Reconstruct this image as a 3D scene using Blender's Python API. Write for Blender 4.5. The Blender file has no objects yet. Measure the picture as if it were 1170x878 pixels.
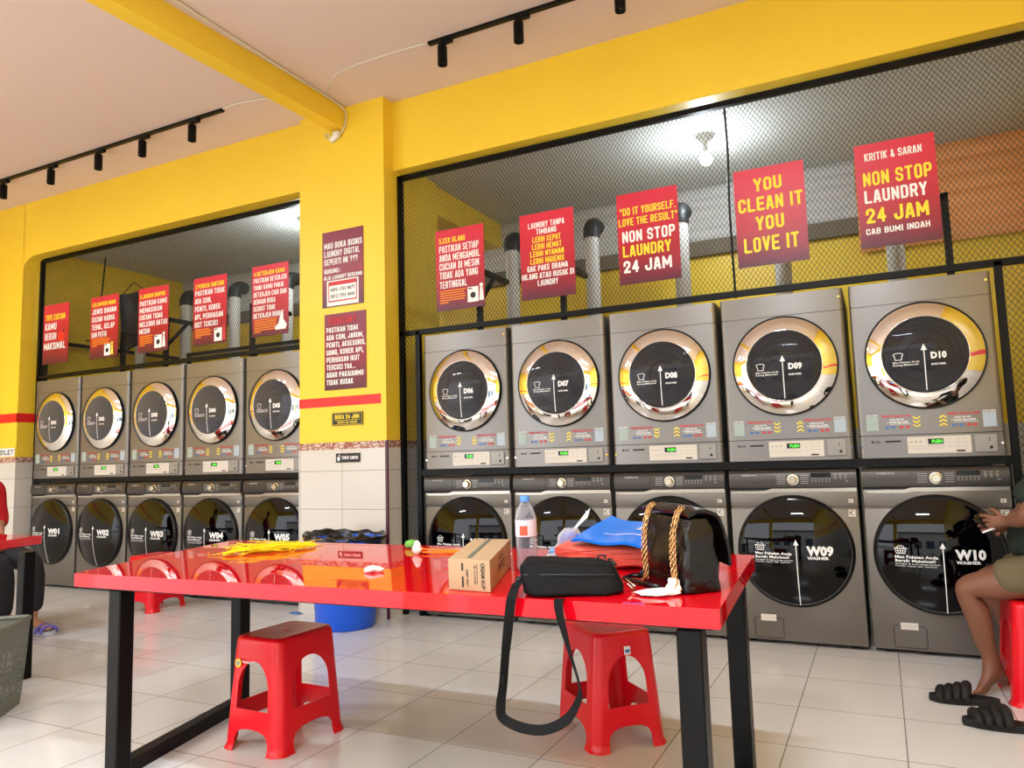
import bpy, bmesh, math, random
from mathutils import Vector, Matrix, noise
random.seed(7)
PI = math.pi
SC = bpy.context.scene
COL = SC.collection

# ------------------------------------------------------------------ materials
def lin(c):
    return tuple(((v/255)/12.92 if v/255 <= .04045 else ((v/255+.055)/1.055)**2.4) for v in c)

def mat(name, rgb, rough=.5, metal=0., var=.04, scale=8., bump=0., bscale=60., coat=0., trans=0., ior=1.45, emit=None, estr=0., sheen=0., spec=None, alpha=1.):
    m = bpy.data.materials.new(name); m.use_nodes = True
    nt = m.node_tree; b = nt.nodes['Principled BSDF']
    c = lin(rgb)
    tc = nt.nodes.new('ShaderNodeTexCoord')
    nz = nt.nodes.new('ShaderNodeTexNoise'); nz.inputs['Scale'].default_value = scale; nz.inputs['Detail'].default_value = 3
    nt.links.new(tc.outputs['Object'], nz.inputs['Vector'])
    mx = nt.nodes.new('ShaderNodeMix'); mx.data_type = 'RGBA'
    mx.inputs['A'].default_value = (*[v*(1-var) for v in c], 1); mx.inputs['B'].default_value = (*[min(1, v*(1+var)) for v in c], 1)
    nt.links.new(nz.outputs['Fac'], mx.inputs['Factor'])
    nt.links.new(mx.outputs['Result'], b.inputs['Base Color'])
    b.inputs['Roughness'].default_value = rough; b.inputs['Metallic'].default_value = metal
    b.inputs['Coat Weight'].default_value = coat; b.inputs['Coat Roughness'].default_value = .04
    b.inputs['Transmission Weight'].default_value = trans; b.inputs['IOR'].default_value = ior
    b.inputs['Sheen Weight'].default_value = sheen
    b.inputs['Alpha'].default_value = alpha
    if spec is not None: b.inputs['Specular IOR Level'].default_value = spec
    if emit: b.inputs['Emission Color'].default_value = (*lin(emit), 1); b.inputs['Emission Strength'].default_value = estr
    if bump:
        n2 = nt.nodes.new('ShaderNodeTexNoise'); n2.inputs['Scale'].default_value = bscale; n2.inputs['Detail'].default_value = 4
        nt.links.new(tc.outputs['Object'], n2.inputs['Vector'])
        bp = nt.nodes.new('ShaderNodeBump'); bp.inputs['Strength'].default_value = bump; bp.inputs['Distance'].default_value = .01
        nt.links.new(n2.outputs['Fac'], bp.inputs['Height']); nt.links.new(bp.outputs['Normal'], b.inputs['Normal'])
    return m

def tile_mat(name, rgb, grout, w, h, offx, offy, axes='XY', rough=.12, mortar=.003, cloud=.05, second=None, off=0.):
    m = mat(name, rgb, rough, var=cloud, scale=2.5)
    nt = m.node_tree; b = nt.nodes['Principled BSDF']
    src = b.inputs['Base Color'].links[0].from_socket
    ge = nt.nodes.new('ShaderNodeNewGeometry'); sp = nt.nodes.new('ShaderNodeSeparateXYZ'); cb = nt.nodes.new('ShaderNodeCombineXYZ')
    nt.links.new(ge.outputs['Position'], sp.inputs[0])
    for i, a in enumerate(axes):
        ad = nt.nodes.new('ShaderNodeMath'); ad.operation = 'ADD'; ad.inputs[1].default_value = (offx, offy)[i]
        nt.links.new(sp.outputs[a], ad.inputs[0]); nt.links.new(ad.outputs[0], cb.inputs[i])
    br = nt.nodes.new('ShaderNodeTexBrick'); br.offset = off; br.squash = 1
    br.inputs['Scale'].default_value = 1; br.inputs['Brick Width'].default_value = w; br.inputs['Row Height'].default_value = h
    br.inputs['Mortar Size'].default_value = mortar; br.inputs['Mortar Smooth'].default_value = .2
    br.inputs['Color1'].default_value = (1, 1, 1, 1); br.inputs['Color2'].default_value = (.94, .94, .94, 1); br.inputs['Mortar'].default_value = (0, 0, 0, 1)
    nt.links.new(cb.outputs[0], br.inputs['Vector'])
    mul = nt.nodes.new('ShaderNodeMix'); mul.data_type = 'RGBA'; mul.blend_type = 'MULTIPLY'; mul.inputs['Factor'].default_value = 1
    nt.links.new(src, mul.inputs['A']); nt.links.new(br.outputs['Color'], mul.inputs['B'])
    mx = nt.nodes.new('ShaderNodeMix'); mx.data_type = 'RGBA'
    nt.links.new(br.outputs['Fac'], mx.inputs['Factor']); nt.links.new(mul.outputs['Result'], mx.inputs['A']); mx.inputs['B'].default_value = (*lin(grout), 1)
    nt.links.new(mx.outputs['Result'], b.inputs['Base Color'])
    return m

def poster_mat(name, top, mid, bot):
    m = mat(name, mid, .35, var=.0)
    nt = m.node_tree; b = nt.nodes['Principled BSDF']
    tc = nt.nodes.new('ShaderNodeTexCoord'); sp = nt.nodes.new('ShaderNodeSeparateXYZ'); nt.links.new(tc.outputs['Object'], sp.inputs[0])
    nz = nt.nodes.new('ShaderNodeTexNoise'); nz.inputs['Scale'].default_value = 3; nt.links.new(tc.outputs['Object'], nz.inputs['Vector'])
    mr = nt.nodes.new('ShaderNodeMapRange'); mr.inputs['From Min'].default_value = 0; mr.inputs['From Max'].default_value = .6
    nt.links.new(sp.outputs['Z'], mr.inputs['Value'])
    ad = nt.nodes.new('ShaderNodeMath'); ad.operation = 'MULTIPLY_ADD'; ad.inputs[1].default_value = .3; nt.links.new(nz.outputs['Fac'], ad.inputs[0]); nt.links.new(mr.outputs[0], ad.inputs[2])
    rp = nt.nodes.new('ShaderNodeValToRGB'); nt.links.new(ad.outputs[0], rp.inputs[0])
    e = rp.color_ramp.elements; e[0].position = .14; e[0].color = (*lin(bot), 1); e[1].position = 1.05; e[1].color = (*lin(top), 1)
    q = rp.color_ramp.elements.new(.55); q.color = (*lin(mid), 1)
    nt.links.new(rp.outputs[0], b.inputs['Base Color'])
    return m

M = dict(
    yellow=mat('yellow_paint', (244, 207, 58), .42, var=.05, scale=1.2, bump=.05, bscale=25),
    ceiling=mat('cream_ceiling_paint', (222, 203, 192), .8, var=.02, scale=1),
    alcove_ceil=mat('grey_alcove_plaster', (200, 199, 190), .8, var=.06, scale=2),
    red_stripe=mat('red_wall_stripe', (232, 40, 38), .45),
    floor=tile_mat('white_glazed_floor_tile', (226, 224, 222), (128, 126, 122), .4, .46, -.06+2.4+.4, .60+9.2, 'XY', .13, .0022, .04),
    wall_tile=tile_mat('white_wall_tile', (214, 208, 200), (150, 145, 138), .4, .28, 1.52+4, .08, 'XZ', .15, .0025, .03),
    side_tile=tile_mat('white_side_wall_tile', (214, 208, 200), (150, 145, 138), .4, .28, 8, .08, 'YZ', .15, .0025, .03),
    dado=mat('plum_edge_trim', (90, 40, 62), .3),
    black=mat('black_painted_steel', (5, 5, 6), .40, spec=.22, var=.2),
    meshblack=mat('black_expanded_metal', (30, 29, 27), .5),
    table=mat('red_gloss_laminate', (206, 8, 26), .018, var=.05, scale=3, spec=.5),
    stool=mat('red_moulded_plastic', (222, 12, 30), .28, var=.05, scale=3),
    washer=mat('graphite_washer_steel', (118, 113, 107), .36, metal=.6, var=.05, scale=2),
    washer_panel=mat('dark_graphite_console', (74, 70, 67), .3, metal=.5, var=.05),
    washer_band=mat('bright_steel_handle_band', (186, 180, 170), .25, metal=.7),
    dryer=mat('silver_grey_dryer_steel', (130, 127, 125), .32, metal=.6, var=.04, scale=2),
    seam=mat('seam_black', (16, 16, 17), .6),
    chrome=mat('chrome', (238, 236, 232), .035, metal=1., var=.01),
    knob=mat('brushed_knob', (205, 198, 178), .22, metal=.9),
    blackgloss=mat('black_gloss_door_glass', (2, 2, 4), .035, var=.1, spec=.36),
    rim=mat('black_rubber_rim', (5, 5, 6), .4),
    drum=mat('dark_drum_steel', (104, 101, 98), .22, metal=.7, var=.15, scale=20),
    white_ink=mat('white_vinyl', (240, 240, 240), .5),
    grey_ink=mat('grey_vinyl', (176, 176, 178), .5),
    yellow_ink=mat('yellow_ink', (252, 222, 50), .5),
    red_ink=mat('red_ink', (205, 52, 62), .5),
    blue_ink=mat('blue_ink', (70, 110, 175), .5),
    dark_ink=mat('dark_ink', (38, 34, 34), .5),
    panel_white=mat('pale_control_sheet', (214, 206, 196), .35),
    coin=mat('coin_box_grey', (150, 147, 143), .35, metal=.3),
    lcd=mat('display_black', (10, 16, 10), .2),
    lcd_on=mat('green_display_digits', (80, 230, 60), .4, emit=(90, 255, 60), estr=1.2),
    pale_patch=mat('pale_blue_sticker', (172, 186, 200), .4, var=.25, scale=90),
    green_patch=mat('pale_green_sticker', (164, 180, 176), .4, var=.25, scale=90),
    pipe=mat('white_pvc', (205, 202, 196), .4),
    elbow=mat('black_elbow', (20, 20, 21), .5),
    bulbglass=mat('lit_bulb', (255, 255, 255), .3, emit=(225, 240, 255), estr=14),
    plastic_white=mat('white_plastic', (225, 222, 214), .4),
    blue=mat('blue_bin_plastic', (18, 92, 222), .35),
    binbag=mat('black_bin_bag', (14, 14, 15), .3, bump=.3, bscale=30),
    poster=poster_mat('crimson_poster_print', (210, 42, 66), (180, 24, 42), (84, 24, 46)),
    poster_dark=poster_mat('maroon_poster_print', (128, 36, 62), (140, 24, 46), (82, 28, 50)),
    card=mat('kraft_cardboard', (178, 150, 118), .75, var=.07, scale=14),
    cloth_black=mat('black_nylon', (9, 10, 13), .75, spec=.25, var=.15, scale=60, bump=.15, bscale=300),
    leather=mat('black_leather', (7, 6, 7), .26, bump=.9, bscale=16),
    gold=mat('gold_chain', (216, 178, 128), .22, metal=1.),
    steelgrey=mat('galvanised_steel', (140, 150, 156), .3, metal=.6),
    salmon=mat('salmon_plastic_wrap', (226, 96, 80), .38, var=.18, scale=9, bump=.5, bscale=14),
    bluewrap=mat('bright_blue_plastic', (0, 118, 235), .25, var=.05, bump=.2, bscale=8),
    tissue=mat('white_tissue', (240, 238, 236), .85),
    raffia=mat('yellow_raffia', (255, 232, 20), .5),
    orange_str=mat('orange_string', (250, 140, 20), .5),
    green=mat('green_sponge', (110, 180, 80), .8, bump=.4, bscale=90),
    basket=mat('sage_green_plastic', (104, 106, 94), .45),
    skin=mat('warm_brown_skin', (122, 80, 60), .5, var=.06, scale=12),
    skin_light=mat('light_brown_skin', (176, 126, 98), .5, var=.06, scale=12),
    nail=mat('nail', (200, 165, 145), .35),
    tgreen=mat('dark_green_cotton', (27, 40, 32), .85, bump=.2, bscale=40),
    khaki=mat('khaki_cotton', (104, 92, 68), .85, bump=.25, bscale=50),
    trousers=mat('navy_black_trousers', (24, 25, 34), .8, bump=.2, bscale=40),
    redshirt=mat('red_cotton', (190, 22, 34), .8, bump=.2, bscale=40),
    hair=mat('black_hair', (16, 13, 12), .6, bump=.5, bscale=120),
    sandal=mat('black_foam_sandal', (20, 16, 15), .7, bump=.2, bscale=60),
    sandal_blue=mat('violet_sandal_strap', (96, 92, 190), .5),
    sole=mat('pale_sole', (170, 168, 176), .6),
    phone=mat('phone_black', (14, 14, 18), .15),
    navy=mat('navy_printed_film', (22, 34, 52), .4, var=.5, scale=12),
    shutter=mat('corrugated_sheet_painted_warm_light', (244, 170, 104), .5, var=.06),  # warm light on the corrugated band, put into the base colour
    gutter=mat('pale_corrugated_sheet', (206, 202, 198), .5, var=.05),
    concrete=mat('raw_concrete_strip', (120, 108, 90), .85, var=.15, bump=.2),
    asphalt=mat('street_asphalt', (130, 128, 124), .9, var=.1),
    street=mat('opposite_house_plaster', (205, 200, 190), .8, var=.1, scale=1),
    streetdark=mat('opposite_house_shutter', (70, 84, 100), .6, var=.2, scale=2),
)
def border_mat():
    m = mat('patterned_border_tile', (206, 186, 170), .3)
    nt = m.node_tree; b = nt.nodes['Principled BSDF']
    ge = nt.nodes.new('ShaderNodeNewGeometry'); mp = nt.nodes.new('ShaderNodeMapping'); mp.inputs['Scale'].default_value = (9, 9, 20)
    nt.links.new(ge.outputs['Position'], mp.inputs[0])
    vo = nt.nodes.new('ShaderNodeTexVoronoi'); vo.feature = 'DISTANCE_TO_EDGE'; vo.inputs['Scale'].default_value = 2.2; nt.links.new(mp.outputs[0], vo.inputs['Vector'])
    rp = nt.nodes.new('ShaderNodeValToRGB'); nt.links.new(vo.outputs['Distance'], rp.inputs[0])
    e = rp.color_ramp.elements; e[0].position = .06; e[0].color = (*lin((150, 80, 66)), 1); e[1].position = .16; e[1].color = (*lin((208, 186, 170)), 1)
    nt.links.new(rp.outputs[0], b.inputs['Base Color']); return m
M['border'] = border_mat()
def clear_mat(name, rgb, fac, rough=.03):
    m = bpy.data.materials.new(name); m.use_nodes = True; nt = m.node_tree; nt.nodes.clear()
    out = nt.nodes.new('ShaderNodeOutputMaterial'); t = nt.nodes.new('ShaderNodeBsdfTransparent'); g = nt.nodes.new('ShaderNodeBsdfPrincipled')
    t.inputs[0].default_value = (*lin(rgb), 1); g.inputs['Base Color'].default_value = (*lin(rgb), 1); g.inputs['Roughness'].default_value = rough
    g.inputs['Coat Weight'].default_value = .5
    fr = nt.nodes.new('ShaderNodeLayerWeight'); fr.inputs['Blend'].default_value = .25
    nz = nt.nodes.new('ShaderNodeTexNoise'); nz.inputs['Scale'].default_value = 18
    tc = nt.nodes.new('ShaderNodeTexCoord'); nt.links.new(tc.outputs['Object'], nz.inputs['Vector'])
    bp = nt.nodes.new('ShaderNodeBump'); bp.inputs['Strength'].default_value = .12; nt.links.new(nz.outputs['Fac'], bp.inputs['Height'])
    if rough > .04: nt.links.new(bp.outputs[0], g.inputs['Normal'])
    ad = nt.nodes.new('ShaderNodeMath'); ad.operation = 'ADD'; ad.use_clamp = True; ad.inputs[1].default_value = fac
    nt.links.new(fr.outputs['Facing'], ad.inputs[0])
    mx = nt.nodes.new('ShaderNodeMixShader'); nt.links.new(ad.outputs[0], mx.inputs[0]); nt.links.new(t.outputs[0], mx.inputs[1]); nt.links.new(g.outputs[0], mx.inputs[2])
    nt.links.new(mx.outputs[0], out.inputs[0]); return m
M['pet'] = clear_mat('clear_bottle_plastic', (225, 228, 238), .10, .06)
M['clearbag'] = clear_mat('clear_bag_plastic', (232, 236, 244), .30, .12)
M['window'] = clear_mat('smoked_door_glass', (128, 128, 136), .12, .02)

# ------------------------------------------------------------------ mesh helpers
class B:
    def __init__(s): s.bm = bmesh.new()
    def box(s, x0, x1, y0, y1, z0, z1, bev=0, seg=2, vert_only=False, mtx=None):
        r = bmesh.ops.create_cube(s.bm, size=1)['verts']
        c = Vector(((x0+x1)/2, (y0+y1)/2, (z0+z1)/2))
        for v in r: v.co = Vector((v.co.x*(x1-x0), v.co.y*(y1-y0), v.co.z*(z1-z0))) + c
        if bev:
            ed = set(e for v in r for e in v.link_edges)
            if vert_only: ed = {e for e in ed if abs(e.verts[0].co.z-e.verts[1].co.z) > 1e-5}
            o = bmesh.ops.bevel(s.bm, geom=list(ed), offset=bev, segments=seg, affect='EDGES', profile=.5)
            r = list({v for f in o['faces'] for v in f.verts} | {v for v in r if v.is_valid})
            # collect the whole island
            seen = set(r); st = list(r)
            while st:
                v = st.pop()
                for e in v.link_edges:
                    w = e.other_vert(v)
                    if w not in seen: seen.add(w); st.append(w)
            r = list(seen)
        if mtx is not None:
            for v in r: v.co = mtx @ v.co
        return s
    def bar(s, a, b, w, h=None, up=(0, 0, 1)):
        a = Vector(a); b = Vector(b); h = h or w; d = (b-a).normalized(); up = Vector(up)
        if abs(d.dot(up)) > .98: up = Vector((0, 1, 0))
        x = d.cross(up).normalized(); u = x.cross(d).normalized()
        vs = []
        for p in (a, b):
            for sx, su in ((-1, -1), (1, -1), (1, 1), (-1, 1)): vs.append(s.bm.verts.new(p + x*sx*w/2 + u*su*h/2))
        f = s.bm.faces.new
        f(vs[3::-1]); f(vs[4:])
        for i in range(4): j = (i+1) % 4; f((vs[i], vs[j], vs[4+j], vs[4+i]))
        return s
    def tube(s, pts, r, seg=8, closed=False, caps=True):
        pts = [Vector(p) for p in pts]; n = len(pts); rings = []; prev = None
        for i, p in enumerate(pts):
            if closed: d = pts[(i+1) % n]-pts[i-1]
            else: d = pts[min(i+1, n-1)]-pts[max(i-1, 0)]
            d = d.normalized() if d.length > 1e-9 else Vector((0, 0, 1))
            if prev is None: u = d.orthogonal().normalized()
            else:
                u = prev - d*prev.dot(d); u = u.normalized() if u.length > 1e-6 else d.orthogonal().normalized()
            prev = u; w = d.cross(u); rr = r[i] if isinstance(r, (list, tuple)) else r
            rings.append([s.bm.verts.new(p + (u*math.cos(2*PI*k/seg)+w*math.sin(2*PI*k/seg))*rr) for k in range(seg)])
        for i in range(n if closed else n-1):
            a = rings[i]; b = rings[(i+1) % n]
            for k in range(seg): s.bm.faces.new((a[k], a[(k+1) % seg], b[(k+1) % seg], b[k]))
        if caps and not closed:
            s.bm.faces.new(rings[0][::-1]); s.bm.faces.new(rings[-1])
        return s
    def lathe(s, prof, c=(0, 0, 0), axis='Z', seg=32, sx=1, sy=1):
        # prof: list of (radius, height along axis)
        c = Vector(c); rings = []
        def P(r, h, a):
            x, y = r*math.cos(a)*sx, r*math.sin(a)*sy
            return c + (Vector((x, y, h)) if axis == 'Z' else Vector((x, h, y)) if axis == 'Y' else Vector((h, x, y)))
        for r, h in prof:
            if r < 1e-6: rings.append([s.bm.verts.new(P(0, h, 0))])
            else: rings.append([s.bm.verts.new(P(r, h, 2*PI*k/seg)) for k in range(seg)])
        for a, b in zip(rings, rings[1:]):
            for k in range(seg):
                k2 = (k+1) % seg
                if len(a) == 1 and len(b) == 1: continue
                if len(a) == 1: s.bm.faces.new((a[0], b[k2], b[k]))
                elif len(b) == 1: s.bm.faces.new((a[k], a[k2], b[0]))
                else: s.bm.faces.new((a[k], a[k2], b[k2], b[k]))
        return s
    def poly(s, pts, thick=None):
        # flat polygon, optional extrusion vector
        vs = [s.bm.verts.new(p) for p in pts]; f = s.bm.faces.new(vs)
        if thick is not None:
            o = bmesh.ops.extrude_face_region(s.bm, geom=[f])
            for v in o['geom']:
                if isinstance(v, bmesh.types.BMVert): v.co += Vector(thick)
        return s
    def grid(s, fn, nu, nv, closeu=False):
        vs = [[s.bm.verts.new(fn(i/(nu if closeu else nu-1), j/(nv-1))) for j in range(nv)] for i in range(nu)]
        for i in range(nu if closeu else nu-1):
            for j in range(nv-1): s.bm.faces.new((vs[i][j], vs[(i+1) % nu][j], vs[(i+1) % nu][j+1], vs[i][j+1]))
        return s
    def xf(s, m):
        for v in s.bm.verts: v.co = m @ v.co
        return s
    def done(s, name, m, parent=None, smooth=False, angle=None, solid=0, sub=0, bev=0, recalc=True):
        if recalc: bmesh.ops.recalc_face_normals(s.bm, faces=s.bm.faces)
        me = bpy.data.meshes.new(name); s.bm.to_mesh(me); s.bm.free()
        o = bpy.data.objects.new(name, me); COL.objects.link(o); me.materials.append(m)
        if parent: o.parent = parent
        if smooth or angle:
            for p in me.polygons: p.use_smooth = True
            if angle:
                me.set_sharp_from_angle(angle=math.radians(angle))
        if solid: q = o.modifiers.new('Solidify', 'SOLIDIFY'); q.thickness = solid; q.offset = 0
        if bev: q = o.modifiers.new('Bevel', 'BEVEL'); q.width = bev; q.segments = 2; q.limit_method = 'ANGLE'
        if solid and smooth: q = o.modifiers.new('EdgeSplit', 'EDGE_SPLIT'); q.split_angle = math.radians(50)
        if sub: q = o.modifiers.new('Subsurf', 'SUBSURF'); q.levels = sub; q.render_levels = sub
        return o

def thing(name, label, cat, loc=(0, 0, 0), rz=0, group=None):
    o = bpy.data.objects.new(name, None); COL.objects.link(o); o.location = loc; o.rotation_euler = (0, 0, rz); o.empty_display_size = .1
    return tag(o, label, cat, group)
def tag(o, label, cat, group=None):
    o['label'] = label; o['category'] = cat
    if group: o['group'] = group
    return o
def struct(o): o['kind'] = 'structure'; return o
def dup(root, loc, label, rz=None, group=None, skip=()):
    r = root.copy(); COL.objects.link(r); r.location = loc
    if rz is not None: r.rotation_euler = (0, 0, rz)
    r['label'] = label
    if group: r['group'] = group
    for ch in list(root.children):
        if ch.get('skip'): continue
        c = ch.copy(); COL.objects.link(c); c.parent = r
        for g in list(ch.children):
            if g.get('skip'): continue
            d = g.copy(); COL.objects.link(d); d.parent = c
    return r

# ------------------------------------------------------------------ text
_tc = {}
def text_polys(s, bold=.012):
    """verts (2d, unit box) and faces of a line of the built-in font"""
    k = (s, bold)
    if k in _tc: return _tc[k]
    cu = bpy.data.curves.new('t', 'FONT'); cu.body = s; cu.size = 1; cu.offset = bold; cu.resolution_u = 2
    cu.space_character = 1.05
    ob = bpy.data.objects.new('t', cu); COL.objects.link(ob)
    bpy.context.view_layer.update()
    dg = bpy.context.evaluated_depsgraph_get(); ev = ob.evaluated_get(dg); me = bpy.data.meshes.new_from_object(ev)
    vs = [(v.co.x, v.co.y) for v in me.vertices]; fs = [tuple(p.vertices) for p in me.polygons]
    bpy.data.objects.remove(ob); bpy.data.curves.remove(cu); bpy.data.meshes.remove(me)
    x0 = min(v[0] for v in vs); x1 = max(v[0] for v in vs)
    y0 = 0.; y1 = .70 if True else 1
    vs = [((x-x0)/(x1-x0), (y-y0)/(y1-y0)) for x, y in vs]
    _tc[k] = (vs, fs, (x1-x0)/.70); return _tc[k]
def put_text(b, s, x0, x1, z0, z1, y=0, bold=.02, fmap=None, shear=0):
    """write s into the rectangle of the XZ plane (facing -y); x1 None keeps natural width"""
    vs, fs, asp = text_polys(s, bold)
    if x1 is None: x1 = x0 + asp*(z1-z0)
    nv = []
    for u, v in vs:
        p = Vector((x0+(x1-x0)*u + shear*v*(z1-z0), y, z0+(z1-z0)*v))
        nv.append(b.bm.verts.new(fmap(p) if fmap else p))
    for f in fs:
        try: b.bm.faces.new([nv[i] for i in f])
        except ValueError: pass
    return b
_c, _d = .24, .13
_U = [(0, 1), (0, _d), (_c, 0), (1-_c, 0), (1, _d), (1, 1)]
GL = {'A': [[(0, 0), (.36, 1), (.64, 1), (1, 0)], [(.15, .24), (.85, .24)]],
 'B': [[(0, 0), (0, 1), (1-_c, 1), (1, 1-_d), (1, .60), (1-_c, .52), (0, .52)], [(1-_c, .52), (1, .44), (1, _d), (1-_c, 0), (0, 0)]],
 'C': [[(1, .76), (1, 1-_d), (1-_c, 1), (_c, 1), (0, 1-_d), (0, _d), (_c, 0), (1-_c, 0), (1, _d), (1, .24)]],
 'D': [[(0, 0), (0, 1), (1-_c, 1), (1, 1-_d), (1, _d), (1-_c, 0), (0, 0)]],
 'E': [[(1, 1), (0, 1), (0, 0), (1, 0)], [(0, .5), (.85, .5)]], 'F': [[(1, 1), (0, 1), (0, 0)], [(0, .5), (.85, .5)]],
 'G': [[(1, .78), (1, 1-_d), (1-_c, 1), (_c, 1), (0, 1-_d), (0, _d), (_c, 0), (1-_c, 0), (1, _d), (1, .45), (.6, .45)]],
 'H': [[(0, 0), (0, 1)], [(1, 0), (1, 1)], [(0, .5), (1, .5)]], 'I': [[(.5, 0), (.5, 1)]],
 'J': [[(1, 1), (1, _d), (1-_c, 0), (_c, 0), (0, _d), (0, .3)]], 'K': [[(0, 0), (0, 1)], [(1, 1), (.1, .45)], [(.3, .58), (1, 0)]],
 'L': [[(0, 1), (0, 0), (1, 0)]], 'M': [[(0, 0), (0, 1), (.5, .25), (1, 1), (1, 0)]], 'N': [[(0, 0), (0, 1), (1, 0), (1, 1)]],
 'O': [[(_c, 0), (1-_c, 0), (1, _d), (1, 1-_d), (1-_c, 1), (_c, 1), (0, 1-_d), (0, _d), (_c, 0)]],
 'P': [[(0, 0), (0, 1), (1-_c, 1), (1, 1-_d), (1, .54), (1-_c, .44), (0, .44)]],
 'Q': [[(_c, 0), (1-_c, 0), (1, _d), (1, 1-_d), (1-_c, 1), (_c, 1), (0, 1-_d), (0, _d), (_c, 0)], [(.6, .25), (1, -.05)]],
 'R': [[(0, 0), (0, 1), (1-_c, 1), (1, 1-_d), (1, .56), (1-_c, .47), (0, .47)], [(.6, .47), (1, 0)]],
 'S': [[(1, .80), (1, 1-_d), (1-_c, 1), (_c, 1), (0, 1-_d), (0, .64), (_c, .53), (1-_c, .47), (1, .36), (1, _d), (1-_c, 0), (_c, 0), (0, _d), (0, .20)]],
 'T': [[(0, 1), (1, 1)], [(.5, 1), (.5, 0)]], 'U': [_U], 'V': [[(0, 1), (.5, 0), (1, 1)]], 'W': [[(0, 1), (.25, 0), (.5, .8), (.75, 0), (1, 1)]],
 'X': [[(0, 0), (1, 1)], [(0, 1), (1, 0)]], 'Y': [[(0, 1), (.5, .45), (1, 1)], [(.5, .45), (.5, 0)]], 'Z': [[(0, 1), (1, 1), (0, 0), (1, 0)]],
 '1': [[(.2, .8), (.55, 1), (.55, 0)]], '2': [[(0, .70), (0, 1-_d), (_c, 1), (1-_c, 1), (1, 1-_d), (1, .62), (0, 0), (1, 0)]],
 '3': [[(0, 1-_d), (_c, 1), (1-_c, 1), (1, 1-_d), (1, .6), (.5, .52), (1, .42), (1, _d), (1-_c, 0), (_c, 0), (0, _d)]],
 '4': [[(.75, 0), (.75, 1), (0, .28), (1, .28)]], '5': [[(1, 1), (0, 1), (0, .56), (1-_c, .60), (1, .48), (1, _d), (1-_c, 0), (_c, 0), (0, _d)]],
 '.': [[(.4, 0), (.6, 0)]], ',': [[(.6, .02), (.35, -.16)]], '!': [[(.5, .32), (.5, 1)], [(.5, 0), (.5, .02)]], ':': [[(.5, .15), (.5, .17)], [(.5, .65), (.5, .67)]],
 '?': [[(0, .75), (0, 1-_d), (_c, 1), (1-_c, 1), (1, 1-_d), (1, .62), (.5, .42), (.5, .30)], [(.5, 0), (.5, .02)]], '"': [[(.2, 1), (.2, .76)], [(.8, 1), (.8, .76)]],
 '&': [[(1, .35), (.6, 0), (.15, .05), (0, .25), (.65, .72), (.55, .98), (.25, .98), (.2, .75), (1, 0)]], '-': [[(0, .45), (1, .45)]]}
GW = {'I': .38, ' ': .45, '.': .32, ',': .32, '!': .34, ':': .32, '1': .62, 'M': 1.3, 'W': 1.4, '"': .7}
def put_block(b, s, x0, x1, z0, z1, y):
    """heavy condensed capitals, as on the shop's posters"""
    s = s.upper(); n = sum(GW.get(c, 1.) for c in s); gap = .20
    cw = (x1-x0)/(n+gap*(len(s)-1)); h = z1-z0; st = min(.195*h, .335*cw); x = x0; kk = [0]
    def Y():
        kk[0] += 1; return y-(kk[0] % 37)*2.5e-5
    for c in s:
        w = GW.get(c, 1.)*cw
        for pl_ in GL.get(c, []):
            P_ = [Vector((x+(w/2 if c == 'I' else st/2+px*(w-st)), z0+st/2+pz*(h-st))) for px, pz in pl_]
            for p, q in zip(P_, P_[1:]):
                d = (q-p); d = d.normalized() if d.length > 1e-7 else Vector((1, 0)); nn = Vector((-d.y, d.x))*st/2
                b.bm.faces.new([b.bm.verts.new((v.x, yy_, v.y)) for yy_ in [Y()] for v in (p-nn, q-nn, q+nn, p+nn)])
            for p in P_[1:-1]:
                b.bm.faces.new([b.bm.verts.new((p.x+st/2*math.cos(a*PI/3), yy_, p.y+st/2*math.sin(a*PI/3))) for yy_ in [Y()] for a in range(6)])
            for p, q in ((P_[0], P_[1]), (P_[-1], P_[-2])):
                d = (p-q); d = d.normalized() if d.length > 1e-7 else Vector((1, 0)); nn = Vector((-d.y, d.x))*st/2; e2 = p+d*st*.5
                b.bm.faces.new([b.bm.verts.new((v.x, yy_, v.y)) for yy_ in [Y()] for v in (p-nn, e2-nn, e2+nn, p+nn)])
        x += w+gap*cw
def quad(b, x0, x1, z0, z1, y, n=1, fmap=None):
    for i in range(n):
        a = z0+(z1-z0)*i/n; c = z0+(z1-z0)*(i+1)/n
        pts = [Vector(p) for p in ((x0, y, a), (x1, y, a), (x1, y, c), (x0, y, c))]
        if fmap: pts = [fmap(p) for p in pts]
        b.bm.faces.new([b.bm.verts.new(p) for p in pts])
    return b
def strip(b, p, q, w, y, fmap=None):
    p = Vector(p); q = Vector(q); d = (q-p).normalized(); n = Vector((-d.y, d.x))*w/2
    pts = [p-n, q-n, q+n, p+n]; pts = [Vector((a.x, y, a.y)) for a in pts]
    if fmap: pts = [fmap(a) for a in pts]
    b.bm.faces.new([b.bm.verts.new(a) for a in pts])

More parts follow.
